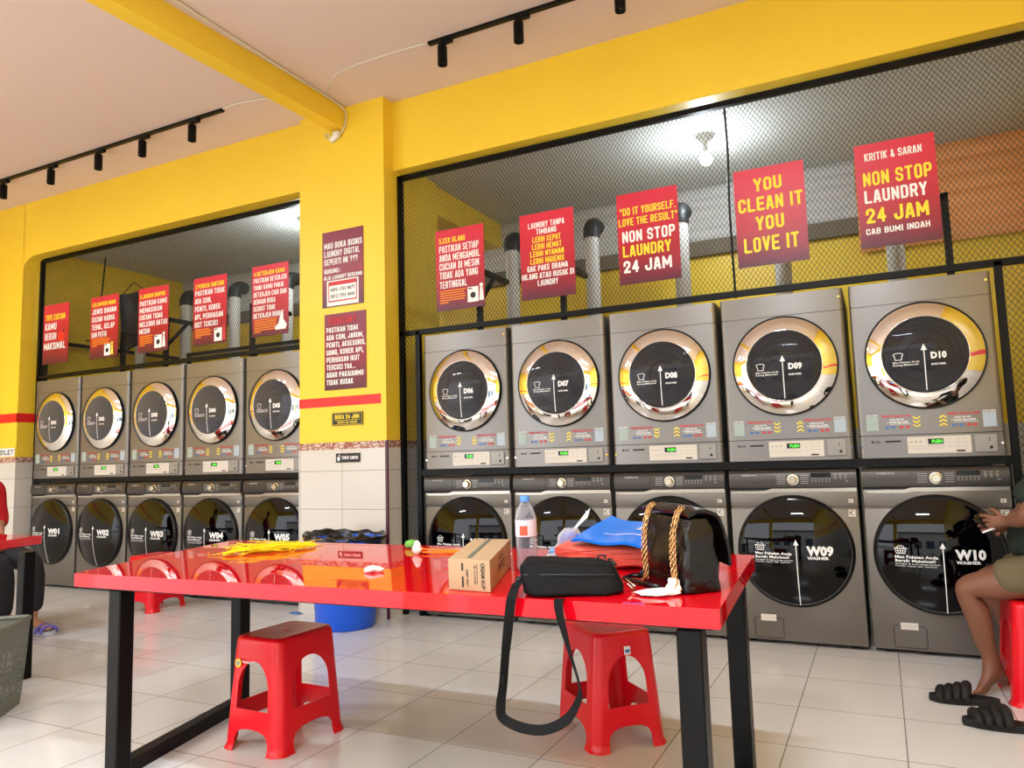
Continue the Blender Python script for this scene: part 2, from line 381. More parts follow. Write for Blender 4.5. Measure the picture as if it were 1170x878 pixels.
# ------------------------------------------------------------------ camera (solved from the photograph)
CAM = dict(loc=(2.0494, -4.5398, 1.0814), yaw=-.4562, pitch=.1026, roll=-.0286, f=847.88)
_y, _p, _r = CAM['yaw'], CAM['pitch'], CAM['roll']
fwd = Vector((math.sin(_y)*math.cos(_p), math.cos(_y)*math.cos(_p), math.sin(_p)))
right = Vector((math.cos(_y), -math.sin(_y), 0)); up = right.cross(fwd)
rr = right*math.cos(_r)+up*math.sin(_r); uu = up*math.cos(_r)-right*math.sin(_r)
cd = bpy.data.cameras.new('camera'); cam = bpy.data.objects.new('camera', cd); COL.objects.link(cam)
mt = Matrix((rr, uu, -fwd)).transposed().to_4x4(); mt.translation = Vector(CAM['loc']); cam.matrix_world = mt
cd.sensor_width = 36; cd.lens = CAM['f']/1170*36; cd.clip_start = .05; cd.clip_end = 200
SC.camera = cam

# ------------------------------------------------------------------ room shell
HC = 3.84; XL, XR = -7.2, 3.35; YF = -7.8
AX0, AX1, AY, AZ = -5.62, 3.30, 1.9, 3.40
b = B(); b.box(XL-.2, XR+.2, YF-.1, AY+.2, -.12, 0); struct(b.done('floor', M['floor']))
b = B(); b.box(XL-.2, XR+.2, YF-.1, .1, HC, HC+.12); struct(b.done('ceiling', M['ceiling']))
b = B(); b.box(XL, XR+.2, .1, AY+.2, AZ, AZ+.12); struct(b.done('ceiling_alcove', M['alcove_ceil']))

def lintel(x0, x1, ztop, zop, y0, y1, rl, rr_, cut):
    """wall over the opening with rounded haunches at its two corners; cut = haunch size"""
    pts = [(x0, ztop), (x1, ztop)]
    if rr_:
        pts += [(x1, zop-rr_)] + [(x1-rr_*1.6*(1-math.cos(t)), zop-rr_+rr_*math.sin(t)) for t in [PI/2*k/8 for k in range(1, 9)]]
    else: pts += [(x1, zop)]
    if rl:
        pts += [(x0+rl*1.6*(1-math.cos(t)), zop-rl+rl*math.sin(t)) for t in [PI/2*k/8 for k in range(8, 0, -1)]] + [(x0, zop-rl)]
    else: pts += [(x0, zop)]
    b = B(); b.poly([(x, y0, z) for x, z in pts], (0, y1-y0, 0)); return b
struct(lintel(-1.15, XR, HC, 3.295, -.03, .12, .0, 0, 0).done('wall_back', M['yellow']))
struct(lintel(AX0-.005, -1.90, HC, 3.275, -.10, .12, .14, 0, 0).done('wall_back_left', M['yellow']))
# left pier with its tiled dado
def pier(name, x0, x1, y0, y1, ztop=HC):
    b = B(); b.box(x0, x1, y0, y1, 1.25, ztop); struct(b.done(name, M['yellow']))
pier('wall_left_pier', XL, AX0, -.10, .30)
pier('wall_pillar', -1.93, -1.12, -.15, .60)
pier('wall_right_pier', 3.0, XR, -.03, .30)
def dado(name, x0, x1, y0, y1, strip_=True):
    b = B(); b.box(x0-.004, x1+.004, y0-.004, y1, 0, 1.20); struct(b.done(name, M['wall_tile']))
    b = B(); b.box(x0-.006, x1+.006, y0-.006, y1, 1.20, 1.252); struct(b.done(name+'_border', M['border']))
dado('wall_left_pier_tiles', XL, AX0, -.10, .30)
dado('wall_pillar_tiles', -1.93, -1.12, -.15, .60)
dado('wall_right_pier_tiles', 3.0, XR, -.03, .30)
b = B()
b.box(-1.126, -1.108, -.162, -.146, 0, 1.25); struct(b.done('trim_1', M['dado']))
# red stripes
b = B(); b.box(-1.933, -1.165, -.1525, -.15, 1.522, 1.592); struct(b.done('trim_2', M['red_stripe']))
b = B(); b.box(XL, AX0+.003, -.1025, -.10, 1.60, 1.69); b.box(AX0-.01, AX0+.0025, -.1025, .30, 1.60, 1.69); struct(b.done('trim_3', M['red_stripe']))
# side walls
def side(name, x0, x1, y0, y1, tx):
    b = B(); b.box(x0, x1, y0, y1, 1.25, HC); struct(b.done(name, M['yellow']))
    b = B(); b.box(x0-.003 if tx < 0 else x0, x1+.003 if tx > 0 else x1, y0, y1, 0, 1.25); struct(b.done(name+'_tiles', M['side_tile']))
    b = B(); xx = x1 if tx > 0 else x0; b.box(xx-.003, xx+.003, y0, y1, 1.6, 1.69); struct(b.done('trim_'+str(6 if tx > 0 else 7), M['red_stripe']))
side('wall_left', XL-.15, XL, YF, -.1, 1); side('wall_right', XR, XR+.15, YF, 0, -1)
# alcove: back wall, end walls
b = B(); b.box(XL, XR, AY, AY+.15, 1.25, AZ); struct(b.done('wall_alcove_back', M['yellow']))
b = B(); b.box(XL, XR, AY-.004, AY+.15, 0, 1.25); struct(b.done('wall_alcove_back_tiles', M['wall_tile']))
b = B(); b.box(AX0-.12, AX0-.001, .30, AY, 0, AZ); struct(b.done('wall_alcove_left', M['yellow']))
b = B(); b.box(XR-.05, XR+.1, 0, AY, 0, AZ); struct(b.done('wall_alcove_right', M['yellow']))
# strip of corrugated sheet over concrete along the alcove's back wall
def corrug(x0, x1, z0, z1, name, m, n):
    b = B(); pr = []
    for i in range(n*8+1):
        t = i/(n*8); pr.append((AY-.05-.022*abs(math.sin(t*n*PI)), z0+(z1-z0)*t))
    b.grid(lambda u, v: Vector((x0+(x1-x0)*u, pr[round(v*(len(pr)-1))][0], pr[round(v*(len(pr)-1))][1])), 2, len(pr))
    return b.done(name, m, None, solid=.004)
struct(corrug(AX0, 2.02, 2.93, AZ, 'trim_4', M['gutter'], 5))
struct(corrug(2.02, 3.3, 2.64, AZ, 'trim_5', M['shutter'], 6))  # right end of the same band, its warm light painted as orange
b = B(); b.box(AX0, 2.02, AY-.06, AY-.005, 2.80, 2.93); struct(b.done('trim_8', M['concrete']))
# yellow beam running back inside the alcove, and the main ceiling beam
b = B(); b.box(-1.45, -1.15, .60, AY, 3.16, AZ); struct(b.done('ceiling_alcove_beam', M['yellow']))
b = B()
b.poly([(-1.605, -.15, 3.665), (-1.48, -.15, 3.665), (-1.48, -.15, HC), (-1.605, -.15, HC)])
fr_ = [v for v in b.bm.verts]
bk = [b.bm.verts.new((v.co.x-.35, YF, v.co.z)) for v in fr_]
for i in range(4): b.bm.faces.new((fr_[i], fr_[(i+1) % 4], bk[(i+1) % 4], bk[i]))
b.bm.faces.new(bk)
struct(b.done('ceiling_beam', M['yellow']))
# open shop front: lintel and two piers facing the street
b = B(); b.box(XL, XR, YF-.15, YF+.1, 3.35, HC); struct(b.done('wall_front', M['yellow']))
b = B(); b.box(-2.35, -1.95, YF-.15, YF+.1, 0, 3.35); struct(b.done('wall_front_pier', M['yellow']))
b = B(); b.box(-30, 30, -32, YF-.1, -.14, -.02); struct(b.done('ground_street', M['asphalt']))

# opposite side of the street (seen only in reflections)
h = thing('house', 'pale two storey house across the street, behind the viewer', 'house', (-1, -24, -.1))
B().box(-9, 9, -4, 0, 0, 5.5).done('wall', M['street'], h); B().box(-9.4, 9.4, -4.4, .5, 5.5, 5.8).done('roof', M['streetdark'], h)
for i in range(4): B().box(-7.5+i*4, -5+i*4, -.02, .05, .2, 2.8).done('shutter', M['streetdark'], h)

# ------------------------------------------------------------------ mesh screens
def lattice(b, x0, x1, z0, z1, px=.0275, pz=.040, w=.0028, t=.002, y=0):
    n = max(1, round((x1-x0)/px)); px = (x1-x0)/n; m = max(2, round((z1-z0)/(pz/2))); dz = (z1-z0)/m
    V = b.bm.verts.new; F = b.bm.faces.new
    for k in range(n):
        for side_ in (0, 1):
            prev = None
            for j in range(m+1):
                a = j % 2
                x = x0 + px*(k + (.5*a if side_ == 0 else 1-.5*a)); z = z0+dz*j
                q = [V((x-w/2, y-t/2, z)), V((x+w/2, y-t/2, z)), V((x+w/2, y+t/2, z)), V((x-w/2, y+t/2, z))]
                if prev:
                    for i in range(4): F((prev[i], prev[(i+1) % 4], q[(i+1) % 4], q[i]))
                prev = q
YM = .035
def screen(label, X0, X1, xa, xb, left_panel=None, right_panel=None):
    t = thing('mesh_screen', label, 'mesh screen', ((X0+X1)/2, YM, 0))
    ox = (X0+X1)/2
    f = B(); T = .036
    for z in (2.045, 3.25): f.box(X0-ox, X1-ox, -T/2, T/2, z-T/2, z+T/2)
    for x in (X0+T/2, X1-T/2): f.box(x-T/2-ox, x+T/2-ox, -T/2, T/2, 0, 3.25+T/2)
    f.done('frame', M['black'], t)
    g = B(); lattice(g, X0+T-ox, X1-T-ox, 2.06, 3.235); g.done('expanded_mesh', M['meshblack'], t, recalc=False)
    for pn in (left_panel, right_panel):
        if pn:
            u, v = pn
            g = B(); g.box((v if pn is left_panel else u)-ox-T/2, (v if pn is left_panel else u)-ox+T/2, -T/2, T/2, 0, 2.05); g.done('post', M['black'], t)
            g = B(); lattice(g, u-ox+.018, v-ox-.018, .02, 2.03); g.done('side_mesh', M['meshblack'], t, recalc=False)
    return t
scrR = screen('black expanded metal screen above the right hand row of dryers', -1.118, 2.93, 0, 0, (-1.10, -.955), (2.672, 2.91))
scrL = screen('black expanded metal screen above the left hand row of dryers', -5.535, -1.935, 0, 0)

# racks carrying the dryers
def rack(label, x0, x1):
    ox = (x0+x1)/2; t = thing('dryer_rack', label, 'rack', (ox, .4, 0))
    b = B(); b.box(x0-ox, x1-ox, -.385, -.335, .990, 1.034); b.done('front_beam', M['black'], t)
    b = B(); b.box(x0-ox, x1-ox, .36, .40, .990, 1.034); b.done('rear_beam', M['black'], t)
    b = B(); b.box(x0-ox, x1-ox, -.335, .36, 1.010, 1.034); b.done('deck', M['black'], t)
    for x in (x0+.018, x1-.018):
        for y in (-.36, .38): b = B(); b.box(x-ox-.012, x-ox+.012, y-.018, y+.018, 0, .990); b.done('leg', M['black'], t)
    return t
rack('long black steel rack carrying the five right hand dryers', -.93, 2.652)
rack('long black steel rack carrying the five left hand dryers', -5.512, -1.955)

# ------------------------------------------------------------------ washers
W = .686
DCX, DCZ, DR = .342, .528, .302
def dome_y(x, z):
    r = math.hypot(x-DCX, z-DCZ)/DR
    return -.030 - .055*max(0, 1-r*r)
def onto_dome(off=.0016):
    return lambda p: Vector((p.x, dome_y(p.x, p.z)-off, p.z))
def make_washer():
    t = thing('washing_machine', '', 'washing machine')
    b = B(); b.box(0, W, .012, .80, .022, .975, .012, 3); b.box(.0, W, .0, .03, .022, .765, .008, 2); b.box(.0, W, .0, .03, .771, .868, .008, 2)
    b.done('body', M['washer'], t, angle=35)
    b = B()
    for x in (.07, .616):
        for y in (.08, .72): b.lathe([(0, 0), (.024, 0), (.024, .010), (.012, .014), (.012, .03)], (x, y, 0), seg=16)
    b.done('levelling_feet', M['seam'], t, angle=35)
    b = B(); b.box(.02, .666, .02, .05, .766, .770); b.box(0.002, .684, .006, .05, .868, .880); b.done('seam', M['seam'], t)
    # band with the drawer handle dip
    b = B(); b.poly([(.190, -.006, .862), (.235, -.006, .876), (.682, -.006, .878), (.682, -.006, .857), (.245, -.006, .855), (.21, -.006, .848), (.03, -.006, .848), (.004, -.006, .860), (.03, -.006, .862)], (0, .02, 0)); b.done('handle_band', M['washer_band'], t)
    cp = B()
    prof = [(.03, .882), (-.010, .882), (-.014, .90), (-.012, .955), (-.004, .975), (.012, .983), (.10, .984)]
    vs = [[cp.bm.verts.new((x, y, z)) for y, z in prof] for x in (.001, .685)]
    for i in range(len(prof)-1): cp.bm.faces.new((vs[0][i], vs[1][i], vs[1][i+1], vs[0][i+1]))
    for q in vs: cp.bm.faces.new(q)
    c = cp.done('control_panel', M['washer_panel'], t, angle=50)
    b = B(); b.box(.2345, .2360, -.0146, -.010, .884, .962); b.done('drawer_gap', M['seam'], c)
    b = B(); b.lathe([(0, -.042), (.020, -.042), (.0235, -.039), (.025, -.016), (.031, -.015), (.031, -.012)], (.355, 0, .925), 'Y', 32)
    b.done('dial_knob', M['knob'], c, angle=30)
    b = B(); b.box(.450, .556, -.0150, -.012, .938, .962, .001, 1); b.done('display', M['lcd'], c)
    b = B(); put_text(b, 'SAMSUNG', .072, .160, .949, .959, -.0150, .03); b.done('logo_lettering', M['grey_ink'], c)
    b = B()
    for i in range(5):
        quad(b, .268, .315, .948-.011*i, .9505-.011*i, -.0152); quad(b, .396, .438, .948-.011*i, .9505-.011*i, -.0152)
    for i in range(6):
        quad(b, .452+.018*i, .464+.018*i, .928, .930, -.0152); quad(b, .454+.018*i, .462+.018*i, .912, .914, -.0152)
        put_text(b, 'o', .455+.018*i, .461+.018*i, .918, .924, -.0152, .02)
    for i in range(3):
        for j in range(2): quad(b, .570+.026*i, .586+.026*i, .953-.016*j, .955-.016*j, -.0152); put_text(b, 'o', .574+.026*i, .582+.026*i, .943-.016*j, .949-.016*j, -.0152)
    quad(b, .628, .644, .914, .917, -.0152)
    b.done('panel_markings', M['grey_ink'], c)
    # door
    b = B()
    b.lathe([(DR+.010, .004), (DR+.010, -.012), (DR+.004, -.026), (DR-.004, -.032), (DR-.012, -.030), (DR-.014, -.026)], (DCX, 0, DCZ), 'Y', 72)
    d = b.done('door', M['rim'], t, angle=40)
    b = B(); b.lathe([((DR-.011)*math.sin(PI/2*k/14), -.030-.055*(1-math.sin(PI/2*k/14)**2)) for k in range(15)], (DCX, 0, DCZ), 'Y', 72)
    b.done('door_glass', M['blackgloss'], d, smooth=True)
    fm = onto_dome()
    b = B()
    quad(b, .3525, .3575, .232, .570, 0, 24, fm)
    for k in range(6):
        z0 = .566+.005*k; w0 = .014*(1-k/6); w1 = .014*(1-(k+1)/6)
        pts = [fm(Vector(p)) for p in ((.355-w0, 0, z0), (.355+w0, 0, z0), (.355+w1+1e-5, 0, z0+.005), (.355-w1-1e-5, 0, z0+.005))]
        b.bm.faces.new([b.bm.verts.new(p) for p in pts])
    b.done('arrow_decal', M['white_ink'], d)
    b = B()
    # washing basket pictogram
    for i in range(5): strip(b, (.135+.012*i, .560), (.140+.010*i, .536), .0028, 0, fm)
    strip(b, (.130, .562), (.192, .562), .004, 0, fm); strip(b, (.139, .536), (.182, .536), .0035, 0, fm); strip(b, (.136, .549), (.186, .549), .002, 0, fm)
    strip(b, (.140, .562), (.150, .574), .003, 0, fm); strip(b, (.150, .574), (.172, .574), .003, 0, fm); strip(b, (.172, .574), (.182, .562), .003, 0, fm)
    put_text(b, 'Mau Pakaian Anda', .132, .330, .512, .526, 0, .03, fm)
    put_text(b, 'Bersih Maksimal?', .132, .318, .492, .506, 0, .03, fm)
    put_text(b, 'keringkan di mesin pengering kami', .132, .336, .479, .486, 0, .01, fm)
    put_text(b, 'hemat, cepat dan nyaman', .132, .322, .468, .475, 0, .01, fm)
    put_text(b, 'WASHER', .410, .520, .490, .505, 0, .04, fm)
    b.done('slogan_lettering', M['white_ink'], d)
    # hatch and labels
    b = B(); 
    ol = [(.108, .036), (.246, .036), (.254, .044), (.254, .140), (.246, .148), (.108, .148), (.100, .140), (.100, .044)]
    b.tube([(x, -.0005, z) for x, z in ol], .0016, 6, closed=True); b.done('drain_hatch', M['seam'], t)
    b = B(); b.box(.134, .217, -.002, .0, .130, .166); b.done('hatch_label', M['panel_white'], t)
    b = B(); b.box(.636, .660, -.002, .0, .796, .816); b.box(.632, .668, -.002, .0, .720, .758); b.done('energy_label', M['panel_white'], t)
    b = B(); put_text(b, 'A', .640, .652, .800, .812, -.003); quad(b, .637, .662, .750, .753, -.003); quad(b, .637, .650, .738, .745, -.003); quad(b, .637, .662, .728, .731, -.003); b.done('energy_markings', M['dark_ink'], t)
    return t, d
xr, pr, xl, pl = -.8965, .711, -5.5033, .7116
wz = [(xl+i*pl, 'W%02d' % (i+1), 'left') for i in range(5)] + [(xr+i*pr, 'W%02d' % (i+6), 'right') for i in range(5)]
proto, door0 = make_washer()
def number(parent, s, x0, x1, z0, z1, fm, name='number_lettering'):
    b = B(); put_text(b, s, x0, x1, z0, z1, 0, .055, fm); return b.done(name, M['white_ink'], parent)
LW = {1: 'leftmost of all the washers', 5: 'beside the tiled pillar', 6: 'behind the cardboard box', 7: 'behind the water bottle', 8: 'behind the chain strap handbag', 9: 'right of the table', 10: 'behind the person in green'}
for i, (x, s, grp) in enumerate(wz):
    lab = 'graphite front load washer marked %s under dryer D%02d%s' % (s, i+1, (', ' + LW[i+1]) if i+1 in LW else '')
    o = proto if i == 9 else dup(proto, (x, 0, 0), lab, group='washers in the lower row')
    if i == 9: o.location = (x, 0, 0); o['label'] = lab; o['group'] = 'washers in the lower row'; o10 = o
    else: number([c for c in o.children if c.name.startswith('door')][0], s, .408, .545, .514, .560, onto_dome())
number(door0, 'W10', .408, .545, .514, .560, onto_dome())

# ------------------------------------------------------------------ dryers (base at the rack deck, z 1.036)
ZB = 1.036
GX, GZ = .350, 1.582-ZB
def bowl_y(r): return -.052 - .018*max(0, 1-(r/.208)**2)
def onto_glass(off=.0014):
    return lambda p: Vector((p.x, bowl_y(math.hypot(p.x-GX, p.z-GZ))-off, p.z))
def make_dryer():
    t = thing('tumble_dryer', '', 'tumble dryer')
    H = 2.003-ZB
    b = B(); b.box(.002, W-.002, .0, .76, 0, 1.156-ZB, .022, 4, True); b.box(.002, W-.002, .0, .76, 1.160-ZB, 1.877-ZB, .022, 4, True); b.box(.002, W-.002, .0, .76, 1.880-ZB, H, .022, 4, True)
    b.box(.006, W-.006, .004, .75, .02, H-.02, .02, 2, True)
    b.done('body', M['dryer'], t, angle=40)
    b = B(); b.box(.006, W-.006, .003, .02, 1.154-ZB, 1.162-ZB); b.box(.006, W-.006, .003, .02, 1.875-ZB, 1.882-ZB); b.done('seam', M['seam'], t)
    b = B()
    for z in (1.955, 1.10):
        for x in ((.662,) if z > 1.5 else (.668, .018)): b.lathe([(0, -.003), (.006, -.003), (.007, 0)], (x, .001, z-ZB), 'Y', 12)
    b.done('screws', M['chrome'], t)
    b = B(); b.lathe([(.290, .004), (.290, -.020), (.286, -.026), (.280, -.022)], (GX, 0, GZ), 'Y', 80)
    d = b.done('door', M['rim'], t, angle=40)
    pr_ = []
    for k in range(15):
        a = PI*k/14; pr_.append((.281-.072*k/14, -.022-.030*(k/14)-.0035*math.sin(a)))
    pr_ += [(.2075, -.0535), (.2050, -.0520), (.2035, -.046), (.2030, -.03)]
    b = B(); b.lathe(pr_, (GX, 0, GZ), 'Y', 96); b.done('chrome_ring', M['chrome'], d, smooth=True)
    b = B(); b.lathe([(.206, -.030), (.190, -.018), (.170, -.026), (.165, -.012), (.140, -.020), (.135, -.010), (.09, -.016), (.085, -.008), (0, -.012)], (GX, 0, GZ), 'Y', 64); b.done('drum_bowl', M['drum'], d, angle=30)
    b = B(); b.lathe([(.205*math.sin(PI/2*k/10), bowl_y(.205*math.sin(PI/2*k/10))) for k in range(11)], (GX, 0, GZ), 'Y', 64); b.done('door_glass', M['window'], d, smooth=True)
    b = B(); b.tube([(GX+.2125*math.cos(a), -.046, GZ+.2125*math.sin(a)) for a in [-.45+.1*k for k in range(12)]], .0035, 8); b.done('door_handle', M['chrome'], d, smooth=True)
    fm = onto_glass()
    b = B()
    quad(b, .3445, .3495, 1.390-ZB, 1.605-ZB, 0, 16, fm)
    for k in range(6):
        z0 = 1.602-ZB+.0058*k; w0 = .015*(1-k/6); w1 = .015*(1-(k+1)/6)
        b.bm.faces.new([b.bm.verts.new(fm(Vector(p))) for p in ((.347-w0, 0, z0), (.347+w0, 0, z0), (.347+w1+1e-5, 0, z0+.0058), (.347-w1-1e-5, 0, z0+.0058))])
    b.done('arrow_decal', M['white_ink'], d)
    b = B(); z = 1.5-ZB
    # folded shirt pictogram
    for p, q in (((.200, z+.088), (.212, z+.095)), ((.212, z+.095), (.236, z+.095)), ((.236, z+.095), (.248, z+.088)), ((.200, z+.088), (.206, z+.076)), ((.248, z+.088), (.242, z+.076)), ((.208, z+.078), (.208, z+.058)), ((.240, z+.078), (.240, z+.058)), ((.208, z+.058), (.240, z+.058))): strip(b, p, q, .0032, 0, fm)
    put_text(b, 'Mau Pakaian Anda', .196, .322, z+.040, z+.049, 0, .02, fm)
    put_text(b, 'Kering Maksimal?', .196, .318, z+.026, z+.035, 0, .02, fm)
    put_text(b, 'DRYER', .377, .446, z+.020, z+.029, 0, .04, fm)
    b.done('slogan_lettering', M['white_ink'], d)
    # stickers
    z = -ZB
    b = B(); quad(b, .592, .652, 1.186+z, 1.262+z, -.0012); b.done('pale_sticker', M['pale_patch'], t)
    b = B(); quad(b, .044, .104, 1.186+z, 1.262+z, -.0012); b.done('green_sticker', M['green_patch'], t)
    b = B()
    put_text(b, 'SCAN QRIS', .593, .651, 1.265+z, 1.273+z, -.0014, .03); put_text(b, 'SCAN DISINI', .045, .103, 1.265+z, 1.273+z, -.0014, .03)
    for x0, x1 in ((.150, .250), (.452, .560)):
        put_text(b, 'CARA BAYAR', x0+.01, x1-.02, 1.238+z, 1.247+z, -.0014, .02); put_text(b, '1 KOIN Rp10.000', x0, x1, 1.223+z, 1.233+z, -.0014, .03)
        quad(b, x0+.01, x1+.01, 1.216+z, 1.218+z, -.0014)
    b.done('sticker_lettering', M['white_ink'], t)
    b = B()
    put_text(b, 'PEMBAYARAN KOIN', .122, .262, 1.255+z, 1.268+z, -.0014, .03); put_text(b, 'PEMBAYARAN QRIS', .434, .580, 1.255+z, 1.268+z, -.0014, .03)
    for x in (.205, .235, .520, .546): quad(b, x, x+.018, 1.194+z, 1.207+z, -.0014)
    b.done('sticker_red_print', M['red_ink'], t)
    b = B()
    for x in (.135, .165, .452, .482): quad(b, x, x+.020, 1.194+z, 1.207+z, -.0014)
    b.done('sticker_blue_print', M['blue_ink'], t)
    b = B()
    for cx, sg in ((.289, -1), (.413, 1)):
        for k in range(3):
            zz = 1.200+z+.021*k + (0 if sg > 0 else .012)
            strip(b, (cx-.017, zz), (cx, zz+sg*.012), .007, -.0014); strip(b, (cx+.017, zz), (cx, zz+sg*.012), .007, -.0014)
    b.done('chevron_sticker', M['yellow_ink'], t)
    # lower fascia
    b = B(); b.box(.236, .532, -.004, .004, 1.055+z, 1.146+z, .002, 1); c = b.done('control_sheet', M['panel_white'], t)
    b = B(); b.box(.334, .405, -.0065, -.003, 1.105+z, 1.133+z); b.done('display', M['lcd'], c)
    b = B(); put_text(b, 'PUSH', .352, .400, 1.110+z, 1.127+z, -.0068, .02); b.done('display_digits', M['lcd_on'], c)
    b = B()
    for i in range(3):
        for j in range(3): quad(b, .425+.034*i, .447+.034*i, 1.128-.018*j+z, 1.1295-.018*j+z, -.0045)
        quad(b, .250+.022*i, .262+.022*i, 1.116+z, 1.122+z, -.0045)
    quad(b, .248, .41, 1.094+z, 1.0952+z, -.0045); quad(b, .248, .41, 1.083+z, 1.0842+z, -.0045)
    b.done('panel_markings', M['coin'], c)
    b = B(); b.box(.462, .502, -.0055, -.004, 1.062+z, 1.070+z); b.done('model_plate', M['seam'], c)
    b = B(); b.box(.547, .646, -.010, .004, 1.056+z, 1.147+z, .003, 2); c = b.done('coin_box', M['coin'], t)
    b = B(); b.box(.5475, .6455, -.0105, -.0098, 1.0565+z, 1.0580+z)
    b.lathe([(0, -.013), (.008, -.013), (.008, -.010)], (.617, 0, 1.080+z), 'Y', 16); b.box(.610, .613, -.0115, -.009, 1.110+z, 1.130+z); b.done('coin_slot', M['seam'], c)
    b = B(); b.box(.130, .206, -.0015, .0, 1.120+z, 1.129+z); b.done('badge_strip', M['seam'], t)
    b = B(); b.lathe([(0, -.002), (.0065, -.002), (.0065, 0)], (.068, 0, 1.124+z), 'Y', 16); put_text(b, 'LG', .080, .104, 1.119+z, 1.130+z, -.0014, .04); b.done('logo_lettering', M['seam'], t)
    return t, d
dproto, ddoor = make_dryer()
LD = {1: 'leftmost of all', 5: 'beside the yellow pillar', 6: 'by the narrow mesh', 10: 'at the far right'}
for i in range(10):
    x = (xl+i*pl) if i < 5 else (xr+(i-5)*pr)
    s = 'D%02d' % (i+1)
    lab = 'grey coin dryer with chrome ring door marked %s above washer W%02d%s' % (s, i+1, (', ' + LD[i+1]) if i+1 in LD else '')
    if i == 9: o = dproto; o.location = (x, 0, ZB); o['label'] = lab; o['group'] = 'dryers in the upper row'; number(ddoor, s, .377, .450, 1.556-ZB, 1.588-ZB, onto_glass())
    else:
        o = dup(dproto, (x, 0, ZB), lab, group='dryers in the upper row')
        number([c for c in o.children if c.name.startswith('door')][0], s, .377, .450, 1.556-ZB, 1.588-ZB, onto_glass())

# ------------------------------------------------------------------ posters
def lines(b, rows, which, y=-.0042):
    """rows: (text, x0, x1, z0, z1, colour key)"""
    for r in rows:
        if r[5] == which: put_block(b, r[0], r[1], r[2], r[3], r[4], y)
def stack(texts, x0, z1, h, gap, col, wmax=.36, ratio=.50, center=None):
    out = []
    for s in texts:
        w = min(wmax, len(s)*h*ratio)
        a = x0 if center is None else center-w/2
        out.append((s, a, a+w, z1-h, z1, col)); z1 -= h+gap
    return out
def poster(name, label, x, z, rows, w=.40, h=.60, y=.006, m='poster', extra=None, group='instruction posters on the mesh screen', thick=.004, cat='poster'):
    t = thing(name, label, cat, (x, y, z), 0, group)
    b = B(); b.box(0, w, -thick/2, thick/2, 0, h); b.done('sheet', M[m], t)
    for key, nm, mm in (('w', 'white_lettering', 'white_ink'), ('y', 'yellow_lettering', 'yellow_ink'), ('p', 'pink_lettering', 'red_ink'), ('k', 'dark_lettering', 'dark_ink')):
        if any(r[5] == key for r in rows):
            b = B(); lines(b, rows, key, -thick/2-.0012); b.done(nm, M[mm], t)
    if extra: extra(t, -thick/2-.001)
    return t
def small_print(n, x1=.24, z=.20):
    def f(t, y):
        b = B(); random.seed(n*3)
        for i in range(n): quad(b, .03, x1-random.random()*.03 if i < n-1 else .10, z-.017*i, z-.017*i+.008, y)
        b.done('small_print', M['orange_str'], t)
    return f
def washer_icon(cx=.31, z0=.03, s=1., figure='pink'):
    def f(t, y):
        b = B(); quad(b, cx-.045*s, cx+.035*s, z0, z0+.10*s, y); b.done('washer_picture', M['white_ink'], t)
        b = B(); b.lathe([(0, y-.001), (.02*s, y-.001)], (cx-.005, 0, z0+.045*s), 'Y', 20); quad(b, cx-.04*s, cx-.01*s, z0+.086*s, z0+.094*s, y-.0006); b.done('washer_picture_door', M['dark_ink'], t)
        b = B(); b.poly([(cx+.04*s, y-.0004, z0+.005), (cx+.075*s, y-.0004, z0+.005), (cx+.066*s, y-.0004, z0+.09*s), (cx+.048*s, y-.0004, z0+.09*s)]); b.lathe([(0, y-.0006), (.013*s, y-.0006)], (cx+.057*s, 0, z0+.105*s), 'Y', 14)
        b.done('figure_picture', M['tissue' if figure != 'pink' else 'red_ink'] if figure != 'y' else M['yellow_ink'], t)
    return f
def both(*fs):
    def f(t, y):
        for g in fs: g(t, y)
    return f
P = []
def bubble(t, y):
    b = B(); b.lathe([(0, y), (.055, y)], (.29, 0, .27), 'Y', 24); b.done('red_balloon_picture', M['red_stripe'], t)
    b = B(); b.lathe([(0, y-.001), (.014, y-.001)], (.325, 0, .315), 'Y', 12); b.done('balloon_mark', M['dark_ink'], t)
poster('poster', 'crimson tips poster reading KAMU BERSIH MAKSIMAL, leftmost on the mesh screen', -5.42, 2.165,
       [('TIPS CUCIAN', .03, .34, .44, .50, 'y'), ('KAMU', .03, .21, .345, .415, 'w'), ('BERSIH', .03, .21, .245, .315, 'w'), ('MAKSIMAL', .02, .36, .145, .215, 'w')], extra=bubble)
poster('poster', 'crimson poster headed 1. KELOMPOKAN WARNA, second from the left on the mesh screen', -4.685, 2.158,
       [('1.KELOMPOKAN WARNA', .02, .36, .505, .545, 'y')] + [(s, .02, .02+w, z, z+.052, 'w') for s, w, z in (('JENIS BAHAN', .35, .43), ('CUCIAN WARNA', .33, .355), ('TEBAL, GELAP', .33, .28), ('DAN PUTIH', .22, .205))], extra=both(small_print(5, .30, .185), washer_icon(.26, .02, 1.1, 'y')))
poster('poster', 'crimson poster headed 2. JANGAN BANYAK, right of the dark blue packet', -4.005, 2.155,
       [('2.JANGAN BANYAK', .02, .36, .505, .545, 'y')] + [(s, .02, .02+w, z, z+.048, 'w') for s, w, z in (('PASTIKAN KAMU', .36, .435), ('MEMASUKAN', .30, .37), ('CUCIAN TIDAK', .31, .305), ('MELEBIHI BATAS', .37, .24), ('MESIN', .14, .175))], extra=both(small_print(6, .21, .15), washer_icon(.28, .03, 1.2, 'w')))
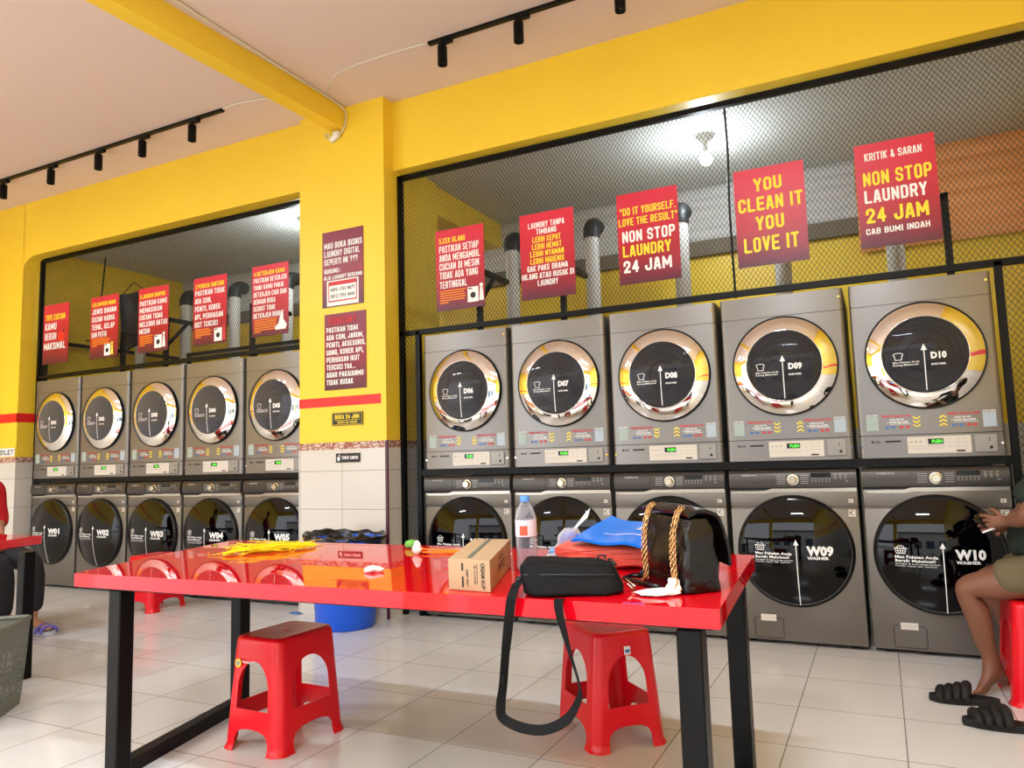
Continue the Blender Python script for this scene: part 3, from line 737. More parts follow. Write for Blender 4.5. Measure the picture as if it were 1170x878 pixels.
poster('poster', 'crimson poster headed 3. PERIKSA KANTONG with pink figure, above dryer D04', -3.285, 2.155,
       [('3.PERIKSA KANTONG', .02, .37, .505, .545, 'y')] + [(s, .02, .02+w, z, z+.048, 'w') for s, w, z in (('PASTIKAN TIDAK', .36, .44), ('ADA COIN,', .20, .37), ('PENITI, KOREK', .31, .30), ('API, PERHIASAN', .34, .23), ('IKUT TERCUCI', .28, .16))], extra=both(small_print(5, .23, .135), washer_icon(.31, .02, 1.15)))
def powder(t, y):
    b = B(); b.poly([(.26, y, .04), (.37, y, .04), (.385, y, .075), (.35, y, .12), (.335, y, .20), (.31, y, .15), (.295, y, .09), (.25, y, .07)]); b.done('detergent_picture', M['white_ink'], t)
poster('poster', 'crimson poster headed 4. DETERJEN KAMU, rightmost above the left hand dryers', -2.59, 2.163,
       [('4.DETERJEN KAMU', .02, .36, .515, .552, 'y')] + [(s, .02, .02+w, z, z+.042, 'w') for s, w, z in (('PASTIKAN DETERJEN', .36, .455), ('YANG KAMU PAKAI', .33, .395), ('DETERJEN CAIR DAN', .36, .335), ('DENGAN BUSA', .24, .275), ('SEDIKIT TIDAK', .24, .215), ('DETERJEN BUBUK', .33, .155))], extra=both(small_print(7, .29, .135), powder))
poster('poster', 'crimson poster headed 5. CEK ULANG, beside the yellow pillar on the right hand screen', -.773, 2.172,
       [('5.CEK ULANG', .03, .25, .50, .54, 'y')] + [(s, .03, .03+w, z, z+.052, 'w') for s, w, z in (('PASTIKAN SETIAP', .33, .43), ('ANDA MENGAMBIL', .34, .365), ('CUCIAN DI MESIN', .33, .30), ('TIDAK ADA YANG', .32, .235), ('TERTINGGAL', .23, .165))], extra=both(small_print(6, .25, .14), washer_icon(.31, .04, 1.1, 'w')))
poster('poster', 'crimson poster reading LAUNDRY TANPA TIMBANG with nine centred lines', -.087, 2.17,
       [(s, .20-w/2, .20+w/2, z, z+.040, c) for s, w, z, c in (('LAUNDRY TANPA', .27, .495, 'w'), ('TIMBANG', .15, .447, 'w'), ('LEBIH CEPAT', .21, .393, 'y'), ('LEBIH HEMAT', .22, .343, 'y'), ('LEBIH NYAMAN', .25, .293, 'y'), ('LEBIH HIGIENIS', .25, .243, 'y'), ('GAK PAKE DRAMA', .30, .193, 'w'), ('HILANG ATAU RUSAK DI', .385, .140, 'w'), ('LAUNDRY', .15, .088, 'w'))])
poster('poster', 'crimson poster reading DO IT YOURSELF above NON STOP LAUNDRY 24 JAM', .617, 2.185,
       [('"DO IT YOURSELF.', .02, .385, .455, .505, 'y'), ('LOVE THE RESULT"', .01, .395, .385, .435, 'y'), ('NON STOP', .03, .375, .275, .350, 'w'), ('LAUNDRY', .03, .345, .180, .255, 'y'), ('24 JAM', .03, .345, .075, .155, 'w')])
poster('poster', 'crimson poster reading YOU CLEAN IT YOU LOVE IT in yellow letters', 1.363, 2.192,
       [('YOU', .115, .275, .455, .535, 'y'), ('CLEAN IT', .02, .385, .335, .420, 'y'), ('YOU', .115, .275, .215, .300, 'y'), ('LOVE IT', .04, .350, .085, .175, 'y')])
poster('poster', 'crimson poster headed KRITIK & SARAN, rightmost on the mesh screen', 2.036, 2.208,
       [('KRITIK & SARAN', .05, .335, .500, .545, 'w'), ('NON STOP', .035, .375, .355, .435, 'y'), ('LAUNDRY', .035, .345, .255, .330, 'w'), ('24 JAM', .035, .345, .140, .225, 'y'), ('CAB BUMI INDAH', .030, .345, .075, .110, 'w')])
# notices on the pillar
def note(t, y):
    b = B(); quad(b, .045, .345, .008, .205, y); b.done('paper_note', M['white_ink'], t)
    b = B(); quad(b, .06, .33, .165, .195, y-.0006); quad(b, .06, .33, .038, .048, y-.0006); quad(b, .06, .068, .038, .19, y-.0006); quad(b, .322, .33, .038, .19, y-.0006); b.done('note_frame', M['red_ink'], t)
    b = B(); put_text(b, '0895 1755 0077', .08, .31, .120, .146, y-.0008); put_text(b, '0812 1702 4000', .08, .31, .070, .096, y-.0008); b.done('note_numbers', M['dark_ink'], t)
PY = -.1535
poster('notice', 'maroon pillar notice headed MAU BUKA BISNIS with a white paper note', -1.70, 2.279,
       [(s, .02, .02+w, z, z+h, 'w') for s, w, z, h in (('MAU BUKA BISNIS', .36, .455, .048), ('LAUNDRY DIGITAL', .34, .392, .048), ('SEPERTI INI ???', .32, .328, .048), ('HUBUNGI :', .16, .262, .036), ('KLIK LAUNDRY BERSAMA', .36, .214, .030))], .39, .59, PY, 'poster_dark', note, 'notices on the pillar', .003, 'notice')
def head(t, y):
    b = B(); put_block(b, 'PERHATIAN !!', .04, .30, .495, .555, y-.001); b.done('outlined_heading', M['red_ink'], t)
poster('notice', 'maroon pillar notice beginning PASTIKAN TIDAK ADA COIN, above the red stripe', -1.68, 1.645,
       [(s, .02, .02+w, z, z+.040, 'w') for s, w, z in (('PASTIKAN TIDAK', .30, .437), ('ADA COIN, JARUM,', .345, .380), ('PENITI, AKSESORIS,', .365, .323), ('UANG, KOREK API,', .345, .266), ('PERHIASAN IKUT', .31, .209), ('TERCUCI YAA...', .27, .152), ('AGAR PAKAIANMU', .345, .095), ('TIDAK RUSAK', .25, .038))], .39, .58, PY, 'poster_dark', head, 'notices on the pillar', .003, 'notice')
t = poster('sign', 'small black sign reading BUKA 24 JAM below the red stripe on the pillar', -1.61, 1.375, [('BUKA 24 JAM', .03, .255, .048, .080, 'y'), ('OPEN 24 HOUR', .055, .235, .014, .030, 'y')], .285, .098, PY-.003, 'dark_ink', lambda t, y: None, None, .005, 'sign')
b = B(); quad(b, .03, .255, .037, .040, -.0035)
for x0, x1, z0, z1 in ((.006, .279, .004, .007), (.006, .279, .091, .094), (.006, .009, .004, .094), (.276, .279, .004, .094)): quad(b, x0, x1, z0, z1, -.0035)
b.done('yellow_rules', M['yellow_ink'], t)
t = poster('sign', 'small black sign reading TEMPAT SAMPAH on the white pillar tiles', -1.57, 1.102, [('TEMPAT SAMPAH', .055, .205, .022, .046, 'w')], .22, .067, PY-.006, 'dark_ink', lambda t, y: None, None, .005, 'sign')
b = B(); b.poly([(.018, -.0045, .012), (.036, -.0045, .012), (.040, -.0045, .040), (.014, -.0045, .040)]); b.lathe([(0, -.0045), (.006, -.0045)], (.034, 0, .050), 'Y', 12); b.done('bin_pictogram', M['white_ink'], t)
poster('sign', 'white sign reading TOILET on the left wall above the tiles', -5.93, 1.262, [('TOILET', .015, .285, .016, .066, 'k')], .30, .082, -.108, 'white_ink', None, None, .005, 'sign')

# ------------------------------------------------------------------ inside the alcoves
pipelab = {0: 'white exhaust pipe with black elbow rising behind dryer D01', 1: 'white exhaust pipe with black elbow behind dryer D02', 2: 'white exhaust pipe with black elbow behind dryer D03', 3: 'white exhaust pipe with black elbow behind dryer D04', 4: 'white exhaust pipe with black elbow behind dryer D05'}
def make_pipe(x, label):
    t = thing('exhaust_pipe', label, 'pipe', (x, .95, 0), 0, 'exhaust pipes behind the dryers')
    b = B(); b.lathe([(.0, .0), (.056, 0), (.056, 2.85), (0, 2.85)], seg=24); b.tube([(0, -.185, 1.81), (0, 0, 1.81)], .05, 16); b.done('pipe', M['pipe'], t, angle=40)
    b = B(); pts = [(0, 0, 2.83), (0, 0, 2.88)] + [(0, .09*(1-math.cos(a)), 2.88+.07*math.sin(a)) for a in [PI/2*k/6 for k in range(1, 7)]] + [(0, .13, 2.95)]
    b.tube(pts, .066, 20); b.done('elbow', M['elbow'], t, angle=50)
    return t
pp = None
PX = [xl+.285+i*pl for i in range(5)] + [xr+.288+i*pr for i in range(5)]
for i, x in enumerate(PX):
    lb = 'white exhaust pipe with black elbow rising behind dryer D%02d' % (i+1)
    if pp is None: pp = make_pipe(x, lb)
    else: dup(pp, (x, .95, 0), lb)
def bracket(x, label, ztop=2.46, y=.16, back=.9, brace=True):
    t = thing('pipe_bracket', label, 'bracket', (x, y, 2.003), 0, 'steel brackets holding the exhaust pipes')
    b = B(); b.box(-.018, .018, -.018, .018, 0, ztop-2.003); b.done('post', M['black'], t)
    b = B(); b.bar((0, -.018, ztop-2.003-.018), (0, back-y, ztop-2.003-.018), .036); b.done('arm', M['black'], t)
    if brace: b = B(); b.bar((0, .0, .22), (0, .24, ztop-2.003-.02), .024); b.done('brace', M['black'], t)
    return t
for k, (x, zt, lb) in enumerate(((-4.42, 2.42, 'black steel bracket just right of the poster headed 1'), (-3.82, 2.50, 'black steel bracket under the poster headed 2'), (-2.74, 2.50, 'black steel bracket between the posters headed 3 and 4'),
                    (-.50, 2.50, 'black steel bracket under the CEK ULANG poster'), (.16, 2.46, 'black steel bracket under the LAUNDRY TANPA poster'), (2.47, 2.50, 'tall black steel bracket right of the KRITIK & SARAN poster'))):
    bracket(x, lb, zt, back=.62)
t = thing('support_rail', 'thin black steel rail running behind the mesh above dryers D03 to D05', 'rail', (-2.85, .30, 2.003))
b = B(); b.box(-.85, .85, -.015, .015, .13, .16)
for x in (-.83, .0, .80): b.box(x-.015, x+.015, -.015, .015, 0, .13)
b.done('rail', M['black'], t)
t = thing('support_rail', 'black steel rail running back along the yellow left alcove wall', 'rail', (-5.50, .08, 2.003))
b = B(); b.bar((0, 0, .42), (0, 1.75, .42), .036); b.bar((0, 0, 0), (0, 0, .438), .036); b.done('rail', M['black'], t)
t = thing('hanging_packet', 'dark blue printed packet hanging between the posters headed 1 and 2', 'packet', (-4.80, .40, 2.33))
b = B(); b.grid(lambda u, v: Vector((.38*u, .035*math.sin(u*PI)*math.sin(v*PI)+.012*math.sin(u*9+v*5), .55*v)), 14, 16); b.done('film', M['navy'], t, smooth=True, solid=.012)
b = B(); b.tube([(.02, 0, .55), (.19, 0, .66), (.36, 0, .55)], .005, 6); b.done('hanging_cord', M['seam'], t)
def cable(name, label, pts, r, m, cat='cable'):
    # smooth catmull path
    P_ = [Vector(p) for p in pts]; out = []
    for i in range(len(P_)-1):
        p0 = P_[max(i-1, 0)]; p1 = P_[i]; p2 = P_[i+1]; p3 = P_[min(i+2, len(P_)-1)]
        for k in range(6):
            s = k/6; out.append(.5*((2*p1)+(p2-p0)*s+(2*p0-5*p1+4*p2-p3)*s*s+(3*p1-p0-3*p2+p3)*s**3))
    out.append(P_[-1]); b = B(); b.tube(out, r, 6); o = b.done(name, m, None, smooth=True)
    return tag(o, label, cat)
cable('hanging_cable', 'black cable hanging down the left alcove behind the mesh', [(-5.35, .6, 3.40), (-5.33, .55, 2.95), (-5.25, .42, 2.5), (-5.18, .30, 2.43)], .008, M['seam'])
cable('hanging_cable', 'black cable hanging from the alcove ceiling beside the lit bulb', [(1.27, .42, 3.40), (1.275, .42, 3.1), (1.265, .42, 2.7), (1.27, .42, 2.1)], .008, M['seam'])
def bulb(x, y, label):
    t = thing('light_bulb', label, 'light bulb', (x, y, AZ), 0, 'lit bulbs in the alcoves')
    b = B(); b.lathe([(0, 0), (.062, 0), (.058, -.02), (.03, -.045), (.018, -.05), (.018, -.125), (0, -.125)], seg=24); b.done('socket', M['plastic_white'], t, angle=40)
    b = B(); b.lathe([(.016, -.12), (.020, -.135)] + [(.045*math.sin(a), -.178+.045*math.cos(a)) for a in [.5+(PI-.5)*k/10 for k in range(11)]], seg=24); b.done('glass', M['bulbglass'], t, smooth=True)
    l = bpy.data.lights.new('bulb_light', 'POINT'); l.energy = 27; l.color = (.80, .91, 1); l.shadow_soft_size = .045
    o = bpy.data.objects.new('bulb_light', l); COL.objects.link(o); o.location = (x, y, AZ-.30)
    return t
bulb(1.064, .78, 'lit white bulb behind the mesh above the YOU CLEAN IT poster')
bulb(-2.65, .71, 'lit white bulb at the top right of the left hand mesh screen')
t = thing('narrow_window', 'bright narrow window at the far right end of the alcove', 'window', (3.235, 1.0, 2.45))
b = B(); b.box(-.02, .0, -.25, .25, -.35, .35); b.done('frame', M['steelgrey'], t)
b = B(); b.box(-.026, -.02, -.22, .22, -.32, .32); b.done('pane', mat('bright_window_pane', (220, 235, 255), .3, emit=(225, 238, 255), estr=3), t)

# ------------------------------------------------------------------ ceiling tracks
def track(label, x0, x1, hx, y=-.59):
    t = thing('track_light', label, 'track light', ((x0+x1)/2, y, HC)); ox = (x0+x1)/2
    b = B(); b.box(x0-ox, x1-ox, -.018, .018, -.022, 0, .003, 1); b.done('rail', M['black'], t)
    for x in hx:
        b = B(); b.box(x-ox-.03, x-ox+.07, -.018, .018, -.045, -.02, .004, 1); b.tube([(x-ox-.005, 0, -.045), (x-ox-.005, 0, -.075)], .010, 10); b.lathe([(0, -.058), (.030, -.058), (.032, -.062), (.032, -.185), (.026, -.185), (.024, -.165), (0, -.165)], (x-ox-.005, 0, 0), seg=24)
        h = b.done('spotlight', M['black'], t, angle=40)
        b = B(); b.lathe([(0, -.166), (.0235, -.168), (.0, -.170)], (x-ox-.005, 0, 0), seg=20); b.done('lens', M['chrome'], h)
    return t
track('black ceiling track with five spotlights at the upper left', -5.45, -2.30, (-5.126, -4.413, -3.762, -3.208, -2.629))
track('black ceiling track at the top centre, right of the yellow beam', -.43, 1.75, (-.321, .231, .885, 1.5))
cable('ceiling_cable', 'white cable from the left track to the yellow beam', [(-2.30, -.59, HC-.006), (-2.1, -.61, HC-.012), (-1.62, -.50, HC-.008)], .005, M['plastic_white'])
cable('ceiling_cable', 'white cable from the centre track to the pillar', [(-.43, -.60, HC-.006), (-.8, -.62, HC-.01), (-1.2, -.58, HC-.006), (-1.46, -.40, HC-.008)], .005, M['plastic_white'])
cable('ceiling_cable', 'thin grey cable running down the pillar to a white connector', [(-1.475, -2.4, HC-.012), (-1.473, -1.2, HC-.016), (-1.470, -.35, HC-.014), (-1.468, -.165, 3.80), (-1.466, -.165, 3.70), (-1.50, -.17, 3.63), (-1.55, -.175, 3.615)], .006, M['plastic_white'])
t = thing('cable_connector', 'white taped cable connector under the yellow beam on the pillar', 'connector', (-1.56, -.172, 3.60))
b = B(); b.box(-.045, .045, -.02, .02, -.018, .022, .012, 2, mtx=Matrix.Rotation(-.35, 4, 'Y')); b.box(-.01, .05, -.024, .012, .0, .05, .01, 2); b.done('tape_wrap', M['plastic_white'], t, smooth=True)
b = B(); b.tube([(-.04, 0, .01), (-.07, 0, .05), (-.10, .005, .06), (-.09, .0, .02), (-.05, 0, 0)], .004, 6); b.done('wire_loop', M['plastic_white'], t, smooth=True)

# ------------------------------------------------------------------ tables
def crown(y):      # the long table top is slightly crowned: lower towards the front edge
    k = max(0, min(1.05, (-1.80-y)/1.0)); return .7387-.0165*k-.0125*k*k
def table(label, FL, FR, BR, BL, legs, h=.72, curve=None):
    cx = (FL[0]+FR[0]+BR[0]+BL[0])/4; cy = (FL[1]+FR[1]+BR[1]+BL[1])/4
    t = thing('table', label, 'table', (cx, cy, 0))
    b = B()
    if curve:
        def tf(u, v):
            x = (FL[0]*(1-u)+FR[0]*u)*(1-v)+(BL[0]*(1-u)+BR[0]*u)*v; y = (FL[1]*(1-u)+FR[1]*u)*(1-v)+(BL[1]*(1-u)+BR[1]*u)*v
            return Vector((x-cx, y-cy, curve(y)))
        b.grid(tf, 12, 40)
        o = bmesh.ops.extrude_face_region(b.bm, geom=list(b.bm.faces))
        for v in o['geom']:
            if isinstance(v, bmesh.types.BMVert): v.co.z -= .048
        b.done('tabletop', M['table'], t, angle=30)
    else:
        b.poly([(p[0]-cx, p[1]-cy, h-.048) for p in (FL, FR, BR, BL)], (0, 0, .048)); b.done('tabletop', M['table'], t, bev=.003)
    b = B()
    ins = [(p[0]-cx+(.02 if p[0] < cx else -.02), p[1]-cy+(.012 if p[1] < cy else -.02)) for p in (FL, FR, BR, BL)]
    b.poly([(x, y, (curve(y+cy)-.054 if curve else h-.054)) for x, y in ins], (0, 0, .006)); b.done('underside_frame', M['black'], t)
    for x, y in legs:
        b = B(); b.box(x-.031-cx, x+.031-cx, y-.031-cy, y+.031-cy, 0, (curve(y)-.056 if curve else h-.055), .004, 1); b.done('leg', M['black'], t)
    for i, j in ((0, 1), (2, 3)):
        (xa, ya), (xb, yb) = legs[i], legs[j]
        d = Vector((xb-xa, yb-ya, 0)).normalized()*.031
        b = B(); b.bar(Vector((xa-cx, ya-cy, .026))+d, Vector((xb-cx, yb-cy, .026))-d, .05, .052); b.done('floor_rail', M['black'], t)
    return t
table('long red topped table with black legs in the foreground', (-.655, -2.749), (1.679, -2.697), (1.640, -1.870), (-.776, -1.877), [(-.455, -2.70), (-.635, -1.965), (1.60, -2.66), (1.575, -1.90)], curve=crown)
table('red topped table partly outside the left edge of the picture', (-4.6, -2.75), (-2.10, -2.72), (-2.421, -1.785), (-4.7, -1.80), [(-4.3, -2.55), (-4.4, -1.95), (-1.98-.05, -2.60), (-2.125, -2.045)])

# ------------------------------------------------------------------ stools
def stool_surface(ax, bx, ay, by, H, zc=.235, apex=.335, bar0=.085, bar1=.155):
    """returns functions for half sizes"""
    def half(z):
        k = max(0., min(1., z/H)); k2 = k**1.15
        return ax+(bx-ax)*k2, ay+(by-ay)*k2
    def openw(z, L):     # half width of the opening on a side of half length L
        Wd = .60*L
        if z < .045: return Wd*1.0
        if z < bar0: return Wd*math.sqrt(max(0, 1-((z-.045)/(bar0-.045))**2))*.98
        if z < bar1: return 0
        if z < zc: return Wd
        if z < apex: return Wd*math.sqrt(max(0, 1-((z-zc)/(apex-zc))**2))
        return 0
    return half, openw
def make_stool(label, loc, rz, group='red plastic stools'):
    t = thing('stool', label, 'stool', loc, rz, group)
    H = .42; ax, bx, ay, by = .150, .118, .182, .158
    half, openw = stool_surface(ax, bx, ay, by, H)
    R = .036
    def pt(sx, sy, side_, s, z, flare=0, groove=0):
        """corner quadrant (sx, sy); side_: 0 along x side (y = const), 1 along y side; s distance from centre line of that side"""
        hx, hy = half(z); hx += flare; hy += flare
        return (s*sx, hy*sy, z) if side_ == 0 else (hx*sx, s*sy, z)
    def leg_rows(b, sx, sy, zs, full=False):
        rows = []
        for z, zq in zs:
            hx, hy = half(z); fl = .010*max(0, 1-z/.03)**2
            ox, oy = openw(zq, hx), openw(zq, hy)
            row = []
            for k in range(5): s = ox+(hx-R-ox)*k/4; row.append((s*sx, (hy+fl)*sy, z))
            for k in range(1, 8):
                a = PI/2*k/8; gr = -.0025*math.sin(2*a)**8 if z < .30 else 0
                row.append(((hx-R+(R+fl+gr)*math.sin(a))*sx, (hy-R+(R+fl+gr)*math.cos(a))*sy, z))
            for k in range(5): s = hy-R+(oy-(hy-R))*k/4; row.append(((hx+fl)*sx, s*sy, z))
            rows.append([b.bm.verts.new(p) for p in row])
        for a, c in zip(rows, rows[1:]):
            for k in range(len(a)-1):
                if (a[k].co-a[k+1].co).length < 1e-7 and (c[k].co-c[k+1].co).length < 1e-7: continue
                try: b.bm.faces.new((a[k], a[k+1], c[k+1], c[k]))
                except ValueError: pass
        return rows
    zc, apex = .235, .335
    # legs
    for sx in (-1, 1):
        for sy in (-1, 1):
            b = B(); zs = [(z, z if z < .045 else (.2 if z >= .045 else z)) for z in (0, .008, .02, .032, .045, .07, .10, .13, .16, .19, .215, zc)]
            leg_rows(b, sx, sy, zs)
            bmesh.ops.remove_doubles(b.bm, verts=b.bm.verts, dist=1e-5)
            b.done('leg', M['stool'], t, smooth=True, solid=.0045)
    # cross bars, one per side
    bar0, bar1 = .085, .155
    for side_, sg in ((0, -1), (0, 1), (1, -1), (1, 1)):
        b = B()
        def bf(u, v, side_=side_, sg=sg):
            hx, hy = half(.1); L = (hx if side_ == 0 else hy)*.615
            s = -L+2*L*u; lo = .045+(bar0-.045)*math.sqrt(max(0, 1-min(1, abs(s)/L)**2.6)); z = lo+(bar1-lo)*v
            hx, hy = half(z)
            return Vector((s, hy*sg, z)) if side_ == 0 else Vector((hx*sg, s, z))
        b.grid(bf, 17, 5); b.done('crossbar', M['stool'], t, smooth=True, solid=.0045)
    # seat with arched skirt
    b = B(); zs = [zc+(apex-zc)*math.sin(PI/2*k/9) for k in range(10)]
    zs = [(z, z) for z in zs[:-1]] + [(apex, apex-1e-9), (apex+.0005, 1)]
    zs = zs + [(z, 1) for z in (.35, .362, .375, .39, .402)]
    for sx in (-1, 1):
        for sy in (-1, 1):
            rows = leg_rows(b, sx, sy, [(z, min(q, apex-1e-9) if q < 1 else apex) for z, q in zs])
    # top: fillet then flat with a small centre hole
    hx0, hy0 = half(.402)
    def rrect(hx, hy, R_, z, n=8):
        out = []
        for (sx, sy, a0) in ((1, 1, 0), (-1, 1, PI/2), (-1, -1, PI), (1, -1, 3*PI/2)):
            for k in range(n+1):
                a = a0+PI/2*k/n; out.append(((hx-R_)*sx+R_*math.cos(a), (hy-R_)*sy+R_*math.sin(a), z))
        return out
    rings = [(0, .402), (.0012, .409), (.005, .4155), (.012, .4195), (.020, .420), (.06, .4185)]
    prev = None; nn = 36
    for ins, z in rings:
        ring = [b.bm.verts.new(p) for p in rrect(hx0-ins, hy0-ins, max(.02, R-ins*.5), z)]
        if prev:
            for k in range(len(ring)): b.bm.faces.new((prev[k], prev[(k+1) % len(ring)], ring[(k+1) % len(ring)], ring[k]))
        prev = ring
    for rad, z in ((.035, .4175), (.014, .4170), (.012, .4100)):
        ring = []
        for v in prev:
            a = math.atan2(v.co.y/1.35, v.co.x); ring.append(b.bm.verts.new((rad*math.cos(a), rad*math.sin(a), z)))
        for k in range(len(ring)): b.bm.faces.new((prev[k], prev[(k+1) % len(ring)], ring[(k+1) % len(ring)], ring[k]))
        prev = ring
    bmesh.ops.remove_doubles(b.bm, verts=b.bm.verts, dist=4e-5)
    b.done('seat', M['stool'], t, smooth=True, solid=.004)
    return t
st = make_stool('red plastic stool under the front of the table, round sticker on its side', (-.175, -2.165, 0), math.radians(-2))
# stickers
def sticker(par, x, y, z, nrm, w, h, m, round_=False, name='sticker'):
    b = B()
    if round_: b.lathe([(0, 0), (w, 0), (w, .0015), (0, .0015)], seg=24)
    else: b.box(-w, w, -h, h, 0, .0015)
    q = Vector(nrm).to_track_quat('Z', 'Y').to_matrix().to_4x4(); q.translation = Vector((x, y, z)); b.xf(q)
    return b.done(name, m, par)
s2 = dup(st, (1.015, -1.645, 0), 'red plastic stool under the right end of the table, square white sticker', math.radians(45))
dup(st, (-3.17, -.42, 0), 'red plastic stool standing in front of washers W02 and W03', math.radians(8))
dup(st, (2.62, -.57, 0), 'red plastic stool the person in green sits on', math.radians(2))
dup(st, (-3.75, -1.42, 0), 'red plastic stool under the person at the left table', math.radians(4))
sticker(st, -.075, -.176, .325, (0, -1, .09), .016, .016, M['raffia'], True)
sticker(st, -.075, -.1775, .325, (0, -1, .09), .010, .010, M['coin'], True, 'sticker_emblem')
b = B(); put_text(b, 'Napolly', -.052, -.012, .328, .337, -.1766, .02); b.done('embossed_lettering', M['white_ink'], st)
sticker(s2, .004, -.1712, .355, (0, -1, .09), .013, .015, M['white_ink'], name='square_sticker')
sticker(s2, .004, -.1728, .353, (0, -1, .09), .009, .006, M['blue_ink'], name='sticker_print')

# ------------------------------------------------------------------ bin
t = thing('waste_bin', 'round blue plastic bin lined with a black bag at the foot of the pillar', 'bin', (-1.27, -.43, 0))
b = B(); b.lathe([(0, 0), (.185, 0), (.198, .012), (.232, .56), (.250, .565), (.250, .59), (.240, .592), (.236, .585), (.228, .56), (.192, .02), (0, .02)], seg=48); b.done('bucket', M['blue'], t, angle=50)
b = B()
def bagf(u, v):
    a = 2*PI*u; n = noise.noise(Vector((math.cos(a)*3, math.sin(a)*3, v*4)))
    if v < .5: r = .226+.03*v*2; z = .50+.115*v*2 + .03*n
    else: k = (v-.5)*2; r = .256+.022*math.sin(k*PI)+.02*n; z = .615-.07*k*(1 if math.cos(a-.2) < .55 else .15)+.03*n
    return Vector((r*math.cos(a), r*math.sin(a), z + .022*math.cos(a+PI)))
b.grid(bagf, 64, 12, closeu=True); b.done('bin_bag', M['binbag'], t, smooth=True, solid=.002)
b = B(); b.grid(lambda u, v: Vector(((v*.225)*math.cos(2*PI*u), (v*.225)*math.sin(2*PI*u), .56+.07*noise.noise(Vector((v*math.cos(2*PI*u)*4, v*math.sin(2*PI*u)*4, 1)))+.03*(1-v))), 40, 10, closeu=True); b.done('rubbish', M['binbag'], t, smooth=True)

# ------------------------------------------------------------------ things on the table (z .72)
TZ = .7202
a0 = math.atan2(-.02, .136)
t = thing('cardboard_box', 'small brown cardboard box with dark printing on the table', 'box', (.906, -2.66, TZ), math.radians(3))
b = B(); b.poly([(0, 0, 0), (.140, -.016, 0), (.030, .385, 0), (-.105, .385, 0)], (0, 0, .088)); b.done('carton', M['card'], t, bev=.0015)
b = B(); 
fr2 = Matrix.Rotation(math.atan2(-.016, .140), 4, 'Z')
def rot_text(b, s, x, z0, z1, w, bold=.03):
    # letters running down the front face
    vs, fs, asp = text_polys(s, bold); nv = []
    for u, v in vs: nv.append(b.bm.verts.new(fr2 @ Vector((x+w*v, -.0012, z1-(z1-z0)*u))))
    for f in fs:
        try: b.bm.faces.new([nv[i] for i in f])
        except ValueError: pass
rot_text(b, 'CREAM KUP', .112, .008, .080, .012); rot_text(b, 'ISI : 12 x 24 PCS', .088, .02, .072, .006); rot_text(b, 'KEEP DRY', .062, .012, .06, .006)
for x0, z0, z1 in ((.046, .056, .078), (.046, .010, .040), (.098, .02, .078)):
    w = .006 if x0 < .09 else .0015
    b.bm.faces.new([b.bm.verts.new(fr2 @ Vector(p)) for p in ((x0, -.0012, z0), (x0+w, -.0012, z0), (x0+w, -.0012, z1), (x0, -.0012, z1))])
b.done('front_printing', M['dark_ink'], t)
b = B(); d2 = Vector((-.110, .401, 0)).normalized(); o2 = Vector((.140, -.016, 0))
def side_map(p): q = o2 + d2*p.x + Vector((.0012, 0, p.z)); return q
put_text(b, '24 PCS', .14, .27, .030, .055, 0, .03, side_map); put_text(b, 'NETTO', .16, .25, .062, .072, 0, .02, side_map); b.done('side_printing', M['dark_ink'], t)
b = B(); b.poly([(.030+.02, .02, .0885), (.045+.02, .02, .0885), (-.055+.02, .38, .0885), (-.07+.02, .38, .0885)], (0, 0, .0006)); b.done('packing_tape', M['basket'], t)

t = thing('water_bottle', 'clear plastic water bottle with blue cap and pink label', 'bottle', (.985, -2.345, TZ)); t.location.x = .993; t.location.y = -2.25
t.location = (1.005, -2.335, TZ); t.scale = (1, 1, .95)
prof = [(0, .003), (.020, .0), (.031, .004), (.034, .012)]
for k in range(16): prof.append((.034-.0016*(k % 2), .018+.0058*k))
prof += [(.0345, .115), (.0345, .175), (.033, .184), (.027, .205), (.016, .225), (.0135, .229), (.0135, .240)]
b = B(); b.lathe(prof, seg=32); b.done('bottle', M['pet'], t, smooth=True)
b = B(); b.lathe([(0, .252), (.013, .252), (.0152, .249), (.0155, .233), (.0145, .232)], seg=24); b.done('cap', M['blue_ink'] if False else mat('light_blue_cap', (84, 140, 214), .4), t, angle=40)
b = B(); b.lathe([(.0350, .117), (.0350, .173)], seg=32); b.done('label_sleeve', mat('pale_pink_label', (226, 214, 232), .4), t, smooth=True)
b = B(); b.grid(lambda u, v: Vector((.0356*math.cos(-1.75+.75*u), .0356*math.sin(-1.75+.75*u), .122+.032*v)), 8, 2); b.done('label_picture', mat('label_orange_red', (236, 92, 66), .4), t, smooth=True)

# black crossbody bag
t = thing('crossbody_bag', 'flat black nylon crossbody bag lying at the front edge of the table', 'bag', (1.27, -2.60, TZ), math.radians(20))
def sbox(hx, hy, hz, e=.35, wr=.0, n=28, m=18, top=1.):
    def f(u, v):
        a = 2*PI*u; p = -PI/2+PI*v
        sg = lambda q, k: math.copysign(abs(q)**k, q)
        x = hx*sg(math.cos(p), e)*sg(math.cos(a), e); y = hy*sg(math.cos(p), e)*sg(math.sin(a), e); z = hz*sg(math.sin(p), e)
        if wr:
            q = noise.noise(Vector((x, y, z))*22)*wr; x += q; y += q; z += q*.6
        return Vector((x, y, z+hz))
    return f
b = B(); b.grid(sbox(.140, .076, .042, .30, .007), 60, 28, closeu=True)
for v in b.bm.verts:
    kz = v.co.z/.084; v.co.x = v.co.x*(1-.10*kz)-.016*kz; v.co.y = v.co.y*(1-.30*kz)+.018*kz
    v.co.z *= 1+.12*(-v.co.x/.138) ; v.co.y *= 1-.12*(v.co.x/.138)
bg = b.done('pouch', M['cloth_black'], t, smooth=True)
